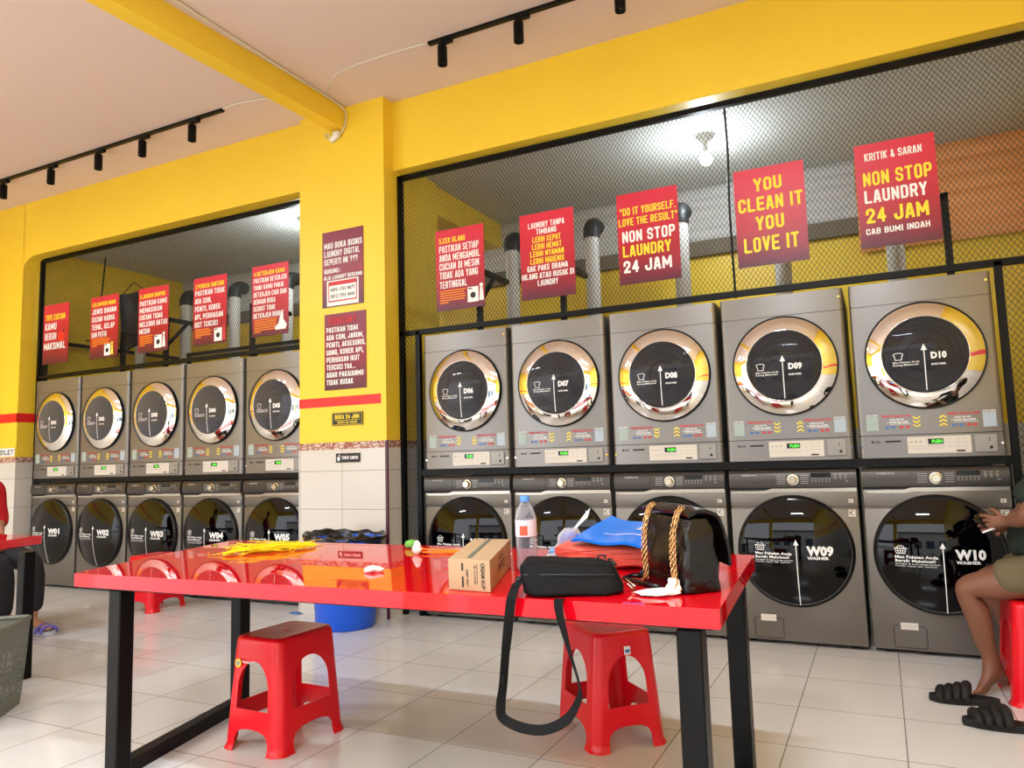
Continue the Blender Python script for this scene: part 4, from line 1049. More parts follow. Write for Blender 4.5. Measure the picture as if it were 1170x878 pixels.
b = B(); b.tube([(-.135, -.050, .058), (-.06, -.056, .0575), (0, -.0565, .056), (.06, -.054, .054), (.112, -.048, .052)], .0016, 6); b.done('piping', M['rim'], t)
b = B(); b.bar((.115, .01, .068), (.10, .05, .078), .012, .004); b.tube([(.06, .03, .078), (.075, .035, .092), (.09, .03, .090), (.085, .02, .078)], .003, 6); b.done('zip_pull', M['rim'], t)
b = B(); b.box(-.160, -.142, -.016, .016, .026, .044, .004, 2); b.done('buckle', M['rim'], t)
b = B(); b.tube([(.142, .0, .03), (.155, -.004, .02), (.165, -.01, .012), (.155, -.014, .01), (.145, -.006, .02)], .0022, 6); b.lathe([(0, 0), (.008, 0), (.008, .012), (0, .012)], (.160, .01, .002), seg=12); b.done('keyring', M['knob'], t)
# strap hanging over the edge
def ribbon(b, pts, w, wd, th=.0018):
    """pts world, wd list/width direction"""
    P_ = [Vector(p) for p in pts]; out = []
    for i in range(len(P_)-1):
        p0 = P_[max(i-1, 0)]; p1 = P_[i]; p2 = P_[i+1]; p3 = P_[min(i+2, len(P_)-1)]
        w0 = Vector(wd[i]); w1 = Vector(wd[i+1])
        for k in range(6):
            s = k/6; out.append((.5*((2*p1)+(p2-p0)*s+(2*p0-5*p1+4*p2-p3)*s*s+(3*p1-p0-3*p2+p3)*s**3), w0.lerp(w1, s).normalized()))
    out.append((P_[-1], Vector(wd[-1]).normalized()))
    prev = None
    for i, (p, wv) in enumerate(out):
        tdir = (out[min(i+1, len(out)-1)][0]-out[max(i-1, 0)][0]).normalized()
        wv = (wv-tdir*wv.dot(tdir)).normalized(); n = tdir.cross(wv)*th/2
        q = [b.bm.verts.new(p+wv*w/2*sx+n*sn) for sx, sn in ((-1, -1), (1, -1), (1, 1), (-1, 1))]
        if prev:
            for k in range(4): b.bm.faces.new((prev[k], prev[(k+1) % 4], q[(k+1) % 4], q[k]))
        else: b.bm.faces.new(q)
        prev = q
    b.bm.faces.new(prev[::-1])
b = B()
YP = -2.742
sp1 = [(1.150, -2.655, .755), (1.150, YP+.035, .757), (1.151, YP, .735), (1.142, YP, .700), (1.134, YP, .65), (1.122, YP, .575), (1.112, YP, .50), (1.102, YP, .445), (1.108, YP, .412), (1.165, YP-.004, .396), (1.230, YP-.004, .400), (1.290, YP, .432), (1.325, YP, .485), (1.328, YP, .522), (1.306, YP, .600), (1.284, YP, .69), (1.278, YP+.010, .722), (1.270, -2.70, .7225)]
wdd = [(1, 0, 0)]*3 + [(1, .2, 0), (.8, .6, 0), (.5, .8, 0), (.5, .8, .0), (.7, .5, .4), (.3, .3, .9), (-.1, .4, .9), (-.1, .4, .9), (-.5, .4, .7), (-.6, .6, .3), (-.6, .8, .2), (-.7, .7, 0), (-1, .3, 0), (-1, 0, 0), (-1, 0, 0)]
Rm = Matrix.Translation(t.location) @ Matrix.Rotation(math.radians(20), 4, 'Z'); Ri = Rm.inverted()
ribbon(b, [Ri @ Vector(q) for q in sp1], .026, [Ri.to_3x3() @ Vector(q) for q in wdd])
b.lathe([(0, -.014), (.008, -.014), (.008, .014), (0, .014)], Ri @ Vector((1.112, YP, .515)), seg=10)
b.tube([Ri @ Vector(q) for q in ((1.145, -2.665, .760), (1.165, -2.66, .768), (1.19, -2.655, .765))], .006, 8)
b.done('strap', M['cloth_black'], t)

# quilted handbag
t = thing('handbag', 'black quilted leather handbag with gold chain straps on the table', 'handbag', (1.525, -2.445, TZ), math.radians(134))
# local x = long axis (towards back left), local y = thickness
L2, T2, H2 = .125, .055, .195
def hb(u, v):
    a = 2*PI*u; sg = lambda q, k: math.copysign(abs(q)**k, q)
    tt = v; wx = L2*(1-.06*tt); wy = T2*(1-.35*tt**1.5)
    puff = 1+.035*math.sin(tt*PI)
    x = wx*sg(math.cos(a), .28)*puff; y = wy*sg(math.sin(a), .35)*puff
    dx = .0036*(abs(math.sin((x+tt*H2)*42))+abs(math.sin((x-tt*H2)*42)))
    y += math.copysign(dx, y); x += math.copysign(.006*math.sin(tt*PI)*(1-abs(y)/T2*.6)+.0035*noise.noise(Vector((x*20, y*40, tt*6))), x)
    return Vector((x, y, H2*tt))
b = B(); b.grid(hb, 96, 30, closeu=True)
ring = [v for v in b.bm.verts if abs(v.co.z-H2) < 1e-6]; ring.sort(key=lambda v: math.atan2(v.co.y, v.co.x)); b.bm.faces.new(ring)
ring = [v for v in b.bm.verts if abs(v.co.z) < 1e-6]; ring.sort(key=lambda v: math.atan2(v.co.y, v.co.x)); b.bm.faces.new(ring)
b.done('body', M['leather'], t, smooth=True)
# flap: over the top and down the far right side (local -y)
def flap(u, v):
    x = (L2+.008)*(2*u-1); s = v
    if s < .35: k = s/.35; y = .043-.086*k; z = H2+.010+.012*math.sin(PI*k)
    else: k = (s-.35)/.65; y = -.043-.030*math.sin(k*PI/2)-.004; z = H2+.010-.135*k
    k2 = 1-.10*max(0, s-.7)*abs(2*u-1)**6
    q = .0018*(abs(math.sin(x*42+s*9))+abs(math.sin(x*42-s*9)))
    return Vector((x*k2, y-(q if s > .35 else 0), z+(q if s <= .35 else 0)-.006*abs(2*u-1)**4))
b = B(); b.grid(flap, 40, 30); b.done('flap', M['leather'], t, smooth=True, solid=.008)
b = B(); b.grid(lambda u, v: Vector((-L2+.03+(2*L2-.06)*u, .052+.012*math.sin(PI*u)*math.sin(PI*v), .02+.10*v)), 12, 8); b.done('back_pocket', M['leather'], t, smooth=True, solid=.005)
def chain(b, pts, link=.0075, wire=.0017):
    P_ = [Vector(p) for p in pts]
    # resample
    segs = []; 
    dense = []
    for i in range(len(P_)-1):
        p0 = P_[max(i-1, 0)]; p1 = P_[i]; p2 = P_[i+1]; p3 = P_[min(i+2, len(P_)-1)]
        for k in range(16): s = k/16; dense.append(.5*((2*p1)+(p2-p0)*s+(2*p0-5*p1+4*p2-p3)*s*s+(3*p1-p0-3*p2+p3)*s**3))
    dense.append(P_[-1]); acc = 0; pos = [dense[0]]
    for a, c in zip(dense, dense[1:]):
        acc += (c-a).length
        if acc >= link: pos.append(c); acc = 0
    for i in range(len(pos)-1):
        c = pos[i]; d = (pos[i+1]-c).normalized(); u = d.orthogonal().normalized(); w = d.cross(u); a = PI/4 if i % 2 else -PI/4
        u2 = u*math.cos(a)+w*math.sin(a)
        b.tube([c + d*math.cos(2*PI*k/8)*link*.85 + u2*math.sin(2*PI*k/8)*link*.62 for k in range(8)], wire, 5, closed=True)
for nm, x0 in (('chain_strap', -.098), ('chain_strap', .060)):
    for dx in (0, .014):
        b = B(); x = x0+dx
        chain(b, [(x, .036, H2+.026), (x-.002, .052, H2+.010), (x-.004, .068, H2-.04), (x-.006+dx*.3, .072, .09), (x-.010, .074, .03), (x-.012+dx, .080, .008)]); b.done(nm, M['gold'], t, smooth=True)
b = B(); b.tube([(L2-.01, .05, .012), (L2+.02, .075, .010), (L2+.0, .11, .009), (.02, .10, .009), (-.04, .085, .009)], .007, 8); b.done('leather_strap', M['leather'], t, smooth=True)

# salmon bundle and the blue packet on it
t = thing('plastic_bundle', 'salmon red plastic wrapped bundle of folded laundry under the blue packet', 'bundle', (1.235, -2.13, TZ), math.radians(6))
b = B(); b.grid(sbox(.185, .135, .038, .38, .010, top=1), 64, 26, closeu=True)
b.done('wrapped_bundle', M['salmon'], t, smooth=True)
b = B()
for k in range(5):
    z = .014+.012*k; b.tube([(-.17+.34*j/8, -.136-.003*math.sin(j*1.7+k), z+.004*math.sin(j*1.3+k*2)) for j in range(9)], .0022, 5)
b.done('fold_edges', M['salmon'], t, smooth=True)
t = thing('blue_packet', 'bright blue plastic packet lying on the salmon bundle', 'packet', (1.235, -2.13, TZ+.079), math.radians(0))
t.location = (1.235, -2.10, TZ+.080)
cs = [Vector(q)-Vector(t.location) for q in ((1.135, -2.275, .808), (1.415, -2.345, .803), (1.46, -2.02, .835), (1.165, -1.95, .852))]
def bpf(u, v):
    p = (cs[0]*(1-u)+cs[1]*u)*(1-v)+(cs[3]*(1-u)+cs[2]*u)*v
    p.z += .004*math.sin(u*11+v*3)-.018*math.sin(PI*u)*v+.004*math.sin(PI*u)
    return p
b = B(); b.grid(bpf, 24, 14); b.done('wrap', M['bluewrap'], t, smooth=True, solid=.008)
b = B(); b.grid(lambda u, v: bpf(.55+.38*u, .55+.25*v)+Vector((0, 0, .0075)), 8, 5); b.done('white_sticker', M['pale_patch'], t, smooth=True, solid=.001)
b = B(); b.grid(lambda u, v: bpf(.25+.5*u, .33+.02*v)+Vector((0, 0, .0065)), 10, 2); b.done('white_print', M['white_ink'], t)
t2 = thing('plastic_bag', 'crumpled clear plastic bag with blue print between bottle and bundle', 'plastic bag', (1.055, -2.12, TZ))
def pb(u, v):
    a = 2*PI*u; r = .062*(1-.75*v**.8)+.006
    n = noise.noise(Vector((math.cos(a)*1.6, math.sin(a)*1.6, v*3.2)))
    r *= 1+.42*n
    return Vector((r*math.cos(a)*1.15+.018*v, r*math.sin(a)*.8, .112*v))
b = B(); b.grid(pb, 40, 18, closeu=True); b.done('film', M['clearbag'], t2, smooth=True)
b = B(); b.grid(lambda u, v: Vector((.012+.070*u+.012*v, .004*math.sin(6*u), .098+.066*u+.018*(v-.5)*(1+.9*u))), 10, 6); b.done('handle', M['tissue'], t2, smooth=True, solid=.0012)
b = B(); b.grid(sbox(.032, .020, .026, .8, .012), 20, 12, closeu=True); b.xf(Matrix.Translation((.018, -.002, .048))); b.done('blue_printed_part', mat('bag_blue_print', (40, 92, 215), .35), t2, smooth=True)
b = B(); b.grid(sbox(.030, .020, .014, .8, .008), 20, 12, closeu=True); b.xf(Matrix.Translation((-.025, -.014, .020))); b.done('pale_blue_print', mat('bag_pale_blue', (120, 170, 225), .35), t2, smooth=True)

def crumple(name, label, loc, sx, sy, sz, seed, cat='tissue', m='tissue', rz=0, amp=.45, fr=28):
    b = B()
    def f(u, v):
        a = 2*PI*u; p = -PI/2+PI*v
        d = Vector((math.cos(p)*math.cos(a), math.cos(p)*math.sin(a), math.sin(p)))
        n = 1+amp*noise.noise(d*1.7+Vector((seed, 0, 0)))+amp*.5*noise.noise(d*4+Vector((0, seed, 0)))
        q = Vector((d.x*sx*n, d.y*sy*n, d.z*sz*n)); q.z = max(-sz*.8, q.z)+sz*.8
        return q
    b.grid(f, 28, 16, closeu=True); o = b.done(name, M[m], None, smooth=True); o.location = loc; o.rotation_euler = (0, 0, rz)
    return tag(o, label, cat)
crumple('crumpled_tissue', 'crumpled white tissue in the middle of the table top', (.50, -2.475, TZ), .034, .016, .011, 1.3, rz=.5)
crumple('crumpled_tissue', 'small upright crumpled tissue beside the green sponge', (.425, -2.10, TZ), .016, .013, .026, 4.1)
t = crumple('crumpled_tissue', 'flattened white tissue in front of the quilted handbag', (1.500, -2.585, TZ), .052, .028, .009, 7.7, rz=.35, amp=.35)
crumple('crumpled_tissue', 'folded white tissue peak leaning on the chain strap', (1.538, -2.568, TZ), .018, .012, .024, 2.2)
crumple('sponge', 'small green sponge at the back edge of the table', (.300, -1.955, TZ), .030, .022, .018, 3.3, 'sponge', 'green', amp=.2)
# raffia
random.seed(3)
b = B()
for k in range(110):
    c = Vector((random.gauss(0, .075), random.gauss(0, .035), .004+abs(random.gauss(0, .014)))); a = random.gauss(.55, .55); L = .05+random.random()*.11
    d = Vector((math.cos(a), math.sin(a), 0)); n = Vector((-d.y, d.x, 0)); pts = []
    cv = random.uniform(-.04, .04)
    for j in range(5):
        s = j/4-.5; pts.append(c+d*L*s*2*.6+n*cv*(1-4*s*s)+Vector((0, 0, .006*math.sin(j+k))))
    for p in pts: p.z = max(.0015, p.z)
    b.tube(pts, .0015, 4)
for k in range(26):
    a = .5+random.gauss(0, .05); off = random.gauss(0, .018); pts = []
    for j in range(8):
        s = j/7; pts.append((-.17+.34*s, -.075+off+.11*s+.008*math.sin(j*1.1+k), .004+.012*math.sin(PI*s)+random.random()*.008))
    b.tube(pts, .0018, 4)
o = b.done('raffia_bundle', M['raffia'], None); o.location = (-.285, -2.13, TZ); o.rotation_euler = (0, 0, .55); o['kind'] = 'stuff'; tag(o, 'tangled heap of yellow raffia strands on the left of the table', 'raffia')
cable('orange_string', 'orange string lying between the green sponge and the box', [(.33, -1.96, TZ+.005), (.43, -2.02, TZ+.005), (.52, -2.01, TZ+.005), (.62, -1.99, TZ+.005), (.74, -2.03, TZ+.005)], .004, M['orange_str'], 'string')
cable('orange_string', 'shorter orange string curving in front of the other one', [(.33, -1.97, TZ+.005), (.44, -2.09, TZ+.005), (.56, -2.06, TZ+.005), (.66, -2.08, TZ+.005)], .0035, M['orange_str'], 'string')
crumple('food_packet', 'small dark packet between the two bags on the table', (1.415, -2.36, TZ), .036, .022, .014, 9.1, 'packet', 'navy', rz=.6)
crumple('plastic_scrap', 'scrap of blue and white plastic on the floor by the bin', (-1.90, -.22, 0), .05, .02, .008, 5.5, 'litter', 'blue_ink')

for o in list(SC.objects):
    if o.parent is None and 'label' in o and -.7 < o.location.x < 1.7 and -2.8 < o.location.y < -1.8 and .6 < o.location.z < .9:
        yy = o.location.y; o.location.z += crown(yy)-.7196
        tl = math.atan((crown(yy+.05)-crown(yy-.05))/.1)
        o.rotation_euler = (Matrix.Rotation(tl, 3, 'X') @ o.rotation_euler.to_matrix()).to_euler()
    elif o.name.startswith('orange_string'): o.location.z += crown(-2.02)-.7200
# ------------------------------------------------------------------ laundry basket (bottom left)
t = thing('laundry_basket', 'sage green plastic laundry basket with slotted sides at lower left', 'basket', (-1.70, -2.27, 0), math.atan2(-.77, .64))
BL_, BW_, BH_ = .46, .34, .40      # local x along side A, local -y inwards
def bp_(u, z, inset=0):            # point on the outline, u in 0..4 corners
    k = z/BH_; s = .86+.14*k
    hx, hy = BL_/2*s, BW_/2*s
    c = [(-hx, -hy), (hx, -hy), (hx, hy), (-hx, hy)]; i = int(u) % 4; f = u-int(u)
    return Vector((c[i][0]*(1-f)+c[(i+1) % 4][0]*f+BL_/2, c[i][1]*(1-f)+c[(i+1) % 4][1]*f-BW_/2, z))
def bandf(b, z0, z1, out=0.):
    for i in range(4):
        p = [bp_(i, z0), bp_(i+.99999, z0), bp_(i+.99999, z1), bp_(i, z1)]
        b.bm.faces.new([b.bm.verts.new(q) for q in p])
b = B(); bandf(b, 0, .05); b.bm.faces.new([b.bm.verts.new(bp_(i, 0)) for i in range(4)]); bmesh.ops.remove_doubles(b.bm, verts=b.bm.verts, dist=.002); b.done('bottom_tray', M['basket'], t, solid=.004)
b = B(); bandf(b, .285, .40); bmesh.ops.remove_doubles(b.bm, verts=b.bm.verts, dist=.002); b.done('upper_band', M['basket'], t, solid=.004)
b = B()
for i in range(4):
    n = 16 if i % 2 == 0 else 12
    for k in range(n+1): b.bar(bp_(i+min(.9999, k/n), .045), bp_(i+min(.9999, k/n), .29), .010, .004)
    for z in (.085, .125, .165, .205, .245): b.bar(bp_(i, z), bp_(i+.9999, z), .004, .009)
b.done('slotted_sides', M['basket'], t)
b = B(); b.tube([bp_(i+f, .395) for i in range(4) for f in (0.03, .5, .97)], .011, 8, closed=True); b.done('rim', M['basket'], t, smooth=True)

# ------------------------------------------------------------------ people
class Sk:
    """a skeleton grown into one continuous surface by a Skin modifier"""
    def __init__(s): s.v = []; s.e = []; s.r = []
    def add(s, p, r, parent=None):
        s.v.append(tuple(p)); s.r.append(r if isinstance(r, tuple) else (r, r)); i = len(s.v)-1
        if parent is not None: s.e.append((parent, i))
        return i
    def chain(s, parent, pts):
        for p, r in pts: parent = s.add(p, r, parent)
        return parent
    def hand(s, wrist, Wp, f, side, n, curl=.45, k=1.):
        f = Vector(f).normalized(); side = Vector(side); side = (side-f*side.dot(f)).normalized(); n = f.cross(side)*n
        Wp = Vector(Wp); pm = s.add(Wp+f*.040*k, (.024*k, .020*k), wrist)
        for i, (q, L) in enumerate(((-1.5, .86), (-.5, 1.), (.5, 1.05), (1.5, .95))):
            base = Wp+f*.084*k+side*q*.0205*k; idx = s.add(base, .0098*k, pm); d = f.copy(); p = base; c = curl*(1.15-.1*i)
            for L2_, rr_ in ((.040, .0088), (.025, .008), (.020, .0068)):
                d = (d*math.cos(c)+n*math.sin(c)).normalized(); n2 = n
                p = p+d*L2_*L*k; idx = s.add(p, rr_*k, idx)
        t0 = Wp+f*.030*k+side*.030*k; a = s.add(t0, .0125*k, pm); t1 = t0+(f*.7+side*.7+n*.2).normalized()*.034*k; a = s.add(t1, .0105*k, a)
        s.add(t1+(f*.9+side*.1+n*.45).normalized()*.030*k, .0085*k, a)
    def done(s, name, m, parent, sub=2, root=0):
        o0 = Vector(parent.location) if parent else Vector()
        me = bpy.data.meshes.new(name); me.from_pydata([Vector(p)-o0 for p in s.v], s.e, []); me.update()
        o = bpy.data.objects.new(name, me); COL.objects.link(o); o.parent = parent; me.materials.append(m)
        md = o.modifiers.new('Skin', 'SKIN'); md.use_smooth_shade = True; md.branch_smoothing = .6
        for i, sv in enumerate(me.skin_vertices[0].data): sv.radius = s.r[i]; sv.use_root = (i == root)
        q = o.modifiers.new('Subsurf', 'SUBSURF'); q.levels = sub; q.render_levels = sub
        dg = bpy.context.evaluated_depsgraph_get(); bpy.context.view_layer.update(); dg.update()
        me2 = bpy.data.meshes.new_from_object(o.evaluated_get(dg)); o.modifiers.clear(); o.data = me2; me2.name = name
        if not me2.materials: me2.materials.append(m)
        for p in me2.polygons: p.use_smooth = True
        return o
def head_parts(t, hc, fdir, skinm):
    """eyes, brows and mouth on the head whose centre is hc (world) facing fdir"""
    o0 = Vector(t.location); f = Vector(fdir).normalized(); s = Vector((0, 0, 1)).cross(f).normalized(); c = Vector(hc)-o0
    b = B()
    for q in (-1, 1): 
        p = c+f*.088+s*.032*q+Vector((0, 0, .004)); b.lathe([(.0, -.010), (.009, -.005), (.011, 0), (.009, .005), (0, .010)], p, seg=12)
    b.done('eyes', M['white_ink'], t, smooth=True)
    b = B()
    for q in (-1, 1): p = c+f*.098+s*.032*q+Vector((0, 0, .004)); b.lathe([(.0, -.005), (.0045, 0), (0, .005)], p, seg=8)
    b.done('pupils', M['hair'], t, smooth=True)
    b = B(); b.tube([c+f*.088+s*x+Vector((0, 0, -.052-abs(x)*.05)) for x in (-.024, -.012, 0, .012, .024)], .005, 8); b.done('lips', mat('lip_skin', (150, 84, 74), .5), t, smooth=True)
    b = B()
    b.grid(lambda u, v: c + Vector((0, 0, .022)) - f*.012 + (f*math.cos(2*PI*u)*.103+s*math.sin(2*PI*u)*.086)*math.cos(v*PI/2-.25*(1-v))*1. + Vector((0, 0, -.035*(1-v)*(1-math.cos(2*PI*u))*.9 + .100*math.sin(v*PI/2))), 32, 14, closeu=True)
    b.done('hair', M['hair'], t, smooth=True, solid=.008)

# person on the right, facing left
P0 = Vector((2.70, -.56, 0))
tR = thing('person', 'person in dark green shirt and khaki shorts seated at the right edge with a phone', 'person', P0)
k = Sk()
pel = k.add((2.73, -.56, .52), .10); sp_ = k.add((2.73, -.56, .70), .10, pel); ch = k.add((2.75, -.56, .86), .11, sp_); nk = k.add((2.78, -.56, 1.01), .052, ch)
hd = k.add((2.785, -.56, 1.09), .066, nk); h2 = k.add((2.78, -.56, 1.165), .090, hd); k.add((2.785, -.56, 1.23), .066, h2)
k.add((2.685, -.56, 1.135), .013, h2)
for sy in (-1, 1): k.add((2.79, -.56+sy*.094, 1.135), (.012, .020), h2)
# camera-side leg (bare knee, shin, foot)
def legR(hip, knee, ankle, heel, ball, toe, perp):
    a = k.add(hip, .088, pel); a = k.add(Vector(hip).lerp(Vector(knee), .5), .080, a); a = k.add(Vector(hip).lerp(Vector(knee), .8), .066, a); a = k.add(knee, .062, a)
    a = k.add(Vector(knee).lerp(Vector(ankle), .30)+Vector((.022, 0, 0)), .061, a); a = k.add(Vector(knee).lerp(Vector(ankle), .7), .044, a); a = k.add(ankle, .032, a)
    k.add(heel, .028, a); bl = k.add(Vector(ankle).lerp(Vector(ball), .5), .029, a); bl = k.add(ball, (.036, .018), bl)
    d = (Vector(toe)-Vector(ball)).normalized(); pv = Vector(perp)
    for i in range(5):
        q = Vector(ball)+d*.018+pv*(i-2)*.0165; q.z = .018; r_ = .0125 if i == 0 else .0085
        j = k.add(q, r_, bl); k.add(q+d*(.034 if i == 0 else .028-.003*i), r_*.92, j)
legR((2.66, -.66, .515), (2.335, -.60, .460), (2.435, -.565, .115), (2.475, -.53, .035), (2.385, -.61, .028), (2.352, -.64, .02), (-.70, -.70, 0))
legR((2.68, -.46, .515), (2.44, -.34, .46), (2.60, -.32, .105), (2.645, -.315, .035), (2.53, -.33, .028), (2.48, -.34, .02), (0, -1, 0))
# arms
a = k.chain(ch, [((2.73, -.69, .93), .055), ((2.70, -.745, .92), .050), ((2.62, -.80, .87), .044), ((2.575, -.83, .79), .042), ((2.555, -.77, .775), .038), ((2.525, -.70, .760), .027)])
k.hand(a, (2.525, -.70, .760), (-.85, .40, -.10), (.0, .1, 1), 1, .50)
a = k.chain(ch, [((2.73, -.43, .93), .055), ((2.70, -.375, .92), .050), ((2.67, -.34, .85), .044), ((2.63, -.34, .77), .040), ((2.58, -.43, .75), .036), ((2.535, -.53, .725), .026)])
k.hand(a, (2.535, -.53, .725), (-.62, -.72, -.05), (-.3, .2, .9), -1, .42)
k.done('body', M['skin'], tR, 2)
k = Sk()
a = k.add((2.69, -.56, .57), .178); a2 = k.add((2.675, -.56, .68), .185, a); a3 = k.add((2.735, -.56, .81), .155, a2); a4 = k.add((2.76, -.56, .91), .120, a3); k.add((2.775, -.56, .97), .075, a4)
k.chain(a4, [((2.72, -.69, .935), .080), ((2.675, -.75, .925), .080), ((2.61, -.795, .885), .076), ((2.565, -.815, .835), .074)])
k.chain(a4, [((2.73, -.43, .925), .080), ((2.70, -.37, .91), .074), ((2.67, -.34, .86), .070), ((2.635, -.34, .795), .066)])
k.done('shirt', M['tgreen'], tR, 2)
k = Sk()
a = k.add((2.72, -.56, .535), .125); 
k.chain(a, [((2.66, -.66, .535), .100), ((2.52, -.64, .520), .088), ((2.455, -.625, .505), .083)])
k.chain(a, [((2.68, -.46, .535), .100), ((2.58, -.42, .520), .088), ((2.53, -.39, .505), .082)])
k.done('shorts', M['khaki'], tR, 2)
head_parts(tR, (2.782, -.56, 1.155), (-1, 0, -.1), M['skin'])
t = thing('phone', 'dark phone held in both hands by the person in green', 'phone', (2.435, -.652, .752), math.radians(25))
b = B(); b.box(-.038, .038, -.004, .004, -.02, .055, .002, 2, mtx=Matrix.Rotation(-.6, 4, 'X') @ Matrix.Rotation(.9, 4, 'Y')); b.done('case', M['phone'], t, bev=0)
t2 = thing('cigarette', 'short white cigarette between the fingers of the person in green', 'cigarette', (2.452, -.69, .722))
b = B(); b.tube([(-.028, 0, -.012), (.018, .01, .006)], .0042, 10); b.done('paper_tube', M['white_ink'], t2, smooth=True)

def sandal(label, loc, rz, straps=4, m='sandal', mirror=1, L=.265):
    t = thing('sandal', label, 'sandal', loc, rz, 'black padded sandals on the floor' if m == 'sandal' else None)
    out = []
    for i in range(40):
        a = 2*PI*i/40; x = -math.cos(a); wd = .046+.010*math.cos(a) if x < 0 else .046-.006*x
        wd = .050 if x < -.2 else .050-.012*(x+.2)
        out.append((L/2*x, wd*math.copysign(abs(math.sin(a))**.75, math.sin(a))+mirror*.004*math.sin(x*3), .0))
    b = B(); b.poly(out, (0, 0, .028)); b.done('sole', M[m] if m == 'sandal' else M['sole'], t, bev=.005, angle=50)
    thin = m != 'sandal'
    for j in range(straps):
        x0 = -.085+(.045 if thin else .032)*j; hgt = .022+.0085*j+.006+(.014 if thin else 0); b = B()
        pts = [(x0+.012*math.cos(PI*q/10)*mirror, .050*math.cos(PI*q/10)*1.06, .018+(hgt)*math.sin(PI*q/10)) for q in range(11)]
        b.tube(pts, [(.009 if thin else .013)+(.001 if thin else .008)*math.sin(PI*q/10) for q in range(11)], 10); b.done('padded_strap', M[m] if m == 'sandal' else M['sandal_blue'], t, smooth=True)
    return t
sandal('black padded sandal by the bare foot, the farther of the pair', (2.295, -.755, 0), math.radians(3))
sandal('black padded sandal in front of its mate, the nearer of the pair', (2.395, -1.045, 0), math.radians(-2), mirror=-1)

# person at the left table, facing right
P1 = Vector((-3.70, -1.42, 0))
tL = thing('person', 'person in red top and dark trousers seated at the left table, mostly out of frame', 'person', P1)
k = Sk(); X = -3.73
pel = k.add((X, -1.42, .52), .10); s1 = k.add((X-.10, -1.42, .74), .10, pel); ch = k.add((X-.16, -1.42, .94), .105, s1); nk = k.add((X-.16, -1.42, 1.11), .050, ch)
hd = k.add((X-.15, -1.42, 1.19), .066, nk); h2 = k.add((X-.14, -1.42, 1.265), .088, hd); k.add((X-.145, -1.42, 1.33), .064, h2); k.add((X-.045, -1.42, 1.235), .013, h2)
for sy in (-1, 1): k.add((X-.15, -1.42+sy*.093, 1.235), (.012, .020), h2)
for sy in (-1, 1):
    a = k.chain(pel, [((X+.06, -1.42+sy*.09, .52), .085), ((X+.30, -1.44+sy*.095, .50), .068), ((X+.52, -1.45+sy*.10, .47), .054), ((X+.53, -1.45+sy*.10, .33), .050), ((X+.53, -1.45+sy*.10, .18), .038), ((X+.53, -1.45+sy*.10, .095), .032)])
    k.chain(a, [((X+.59, -1.445+sy*.105, .060), .030), ((X+.66, -1.44+sy*.11, .050), (.036, .020)), ((X+.70, -1.44+sy*.112, .046), (.030, .014))])
    a = k.chain(ch, [((X-.16, -1.42+sy*.14, 1.02), .053), ((X-.15, -1.42+sy*.195, .99), .048), ((X-.16, -1.42+sy*.20, .87), .042), ((X-.09, -1.42+sy*.19, .77), .038), ((X+.02, -1.42+sy*.12, .70), .034), ((X+.16, -1.42+sy*.05, .65), .026)])
    k.hand(a, (X+.16, -1.42+sy*.05, .65), (.9, -sy*.2, -.35), (0, -sy, .3), sy, .4)
k.done('body', M['skin_light'], tL, 2)
k = Sk()
a = k.add((X-.02, -1.42, .57), .145); a2 = k.add((X-.08, -1.42, .72), .150, a); a3 = k.add((X-.14, -1.42, .88), .135, a2); a4 = k.add((X-.16, -1.42, 1.00), .115, a3); k.add((X-.16, -1.42, 1.06), .072, a4)
for sy in (-1, 1): k.chain(a4, [((X-.16, -1.42+sy*.14, 1.02), .070), ((X-.15, -1.42+sy*.20, .985), .062), ((X-.16, -1.42+sy*.205, .87), .056), ((X-.09, -1.42+sy*.19, .77), .054), ((X-.01, -1.42+sy*.15, .72), .045)])
k.done('shirt', M['redshirt'], tL, 2)
k = Sk(); a = k.add((X, -1.42, .53), .125)
for sy in (-1, 1): k.chain(a, [((X+.06, -1.42+sy*.09, .53), .098), ((X+.30, -1.44+sy*.095, .51), .086), ((X+.51, -1.45+sy*.10, .475), .075), ((X+.54, -1.45+sy*.10, .35), .068), ((X+.54, -1.45+sy*.10, .14), .058)])
k.done('trousers', M['trousers'], tL, 2)
head_parts(tL, (X-.14, -1.42, 1.255), (1, 0, -.1), M['skin_light'])
for sy in (-1, 1):
    sandal('violet strapped sandal with pale sole on the %s foot of the person in red' % ('near' if sy < 0 else 'far'), (X+.60, -1.445+sy*.106, 0), math.radians(180+4), 2, 'blue', L=.27)
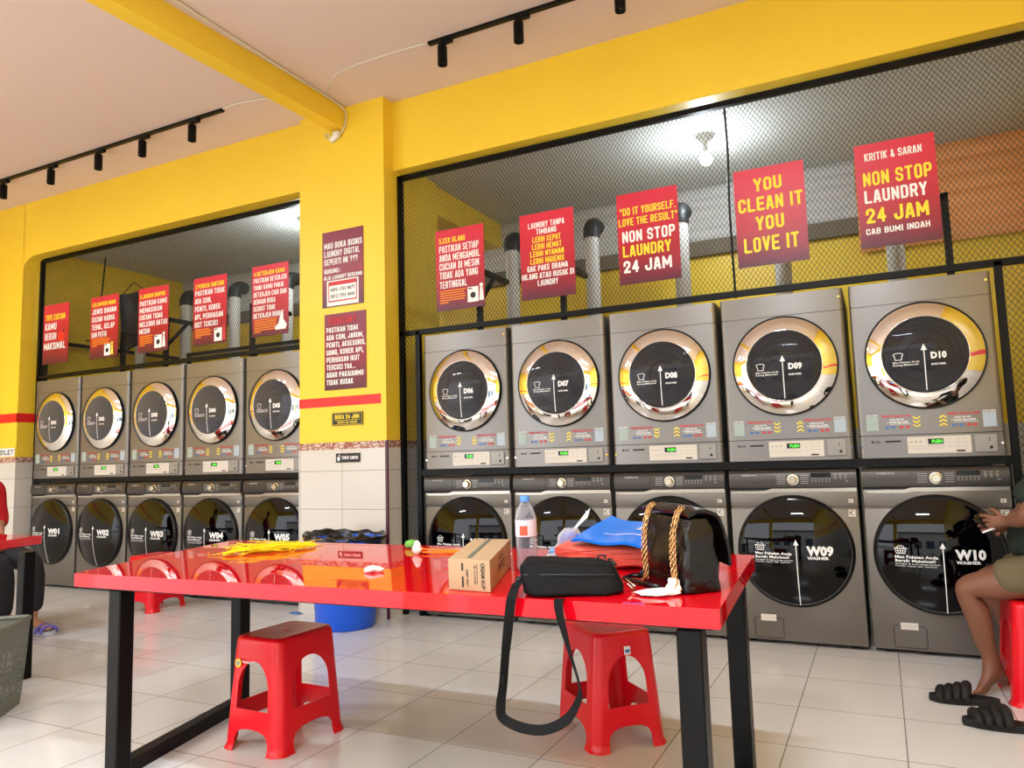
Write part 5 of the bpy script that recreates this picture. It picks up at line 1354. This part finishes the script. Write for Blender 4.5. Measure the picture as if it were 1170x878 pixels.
# ------------------------------------------------------------------ light
w = bpy.data.worlds.new('daylight'); SC.world = w; w.use_nodes = True
nt = w.node_tree; bg_ = nt.nodes['Background']
tc = nt.nodes.new('ShaderNodeTexCoord'); sp = nt.nodes.new('ShaderNodeSeparateXYZ'); nt.links.new(tc.outputs['Generated'], sp.inputs[0])
rp = nt.nodes.new('ShaderNodeValToRGB'); nt.links.new(sp.outputs['Z'], rp.inputs[0])
e = rp.color_ramp.elements; e[0].position = .48; e[0].color = (.50, .52, .55, 1); e[1].position = .56; e[1].color = (.84, .92, 1, 1)
nt.links.new(rp.outputs[0], bg_.inputs['Color']); bg_.inputs['Strength'].default_value = 7.5
s = bpy.data.lights.new('sun', 'SUN'); s.energy = 6; s.angle = .02; s.color = (1, .95, .86)
so = bpy.data.objects.new('sun', s); COL.objects.link(so); so.rotation_euler = (math.radians(20), math.radians(15), 0); so.location = (0, -12, 8)
# unseen fluorescent battens added on the shop ceiling to brighten the room
for i, (x, y) in enumerate(((-4.6, -3.6), (1.4, -3.8), (-4.6, -6.0), (1.4, -6.2))):
    t = thing('added_ceiling_lamp', 'added white fluorescent batten, unseen, brightening the room from the ceiling', 'added lamp', (x, y, HC), 0, 'added fluorescent battens out of view')
    b = B(); b.box(-.6, .6, -.03, .03, -.04, 0); b.done('housing', M['plastic_white'], t)
    b = B(); b.tube([(-.58, 0, -.06), (.58, 0, -.06)], .015, 12); b.done('tube', M['bulbglass'], t, smooth=True)
    l = bpy.data.lights.new('added_batten_light', 'AREA'); l.shape = 'RECTANGLE'; l.size = 1.2; l.size_y = .06; l.energy = 90; l.color = (.83, .91, 1)
    o = bpy.data.objects.new('added_batten_light', l); COL.objects.link(o); o.location = (x, y, HC-.08)
vs = SC.view_settings; vs.view_transform = 'Standard'; vs.look = 'None'; vs.gamma = 1; vs.use_curve_mapping = False; vs.exposure = .13
SC.cycles.max_bounces = 10; SC.cycles.transparent_max_bounces = 16; SC.cycles.caustics_reflective = False; SC.cycles.caustics_refractive = False
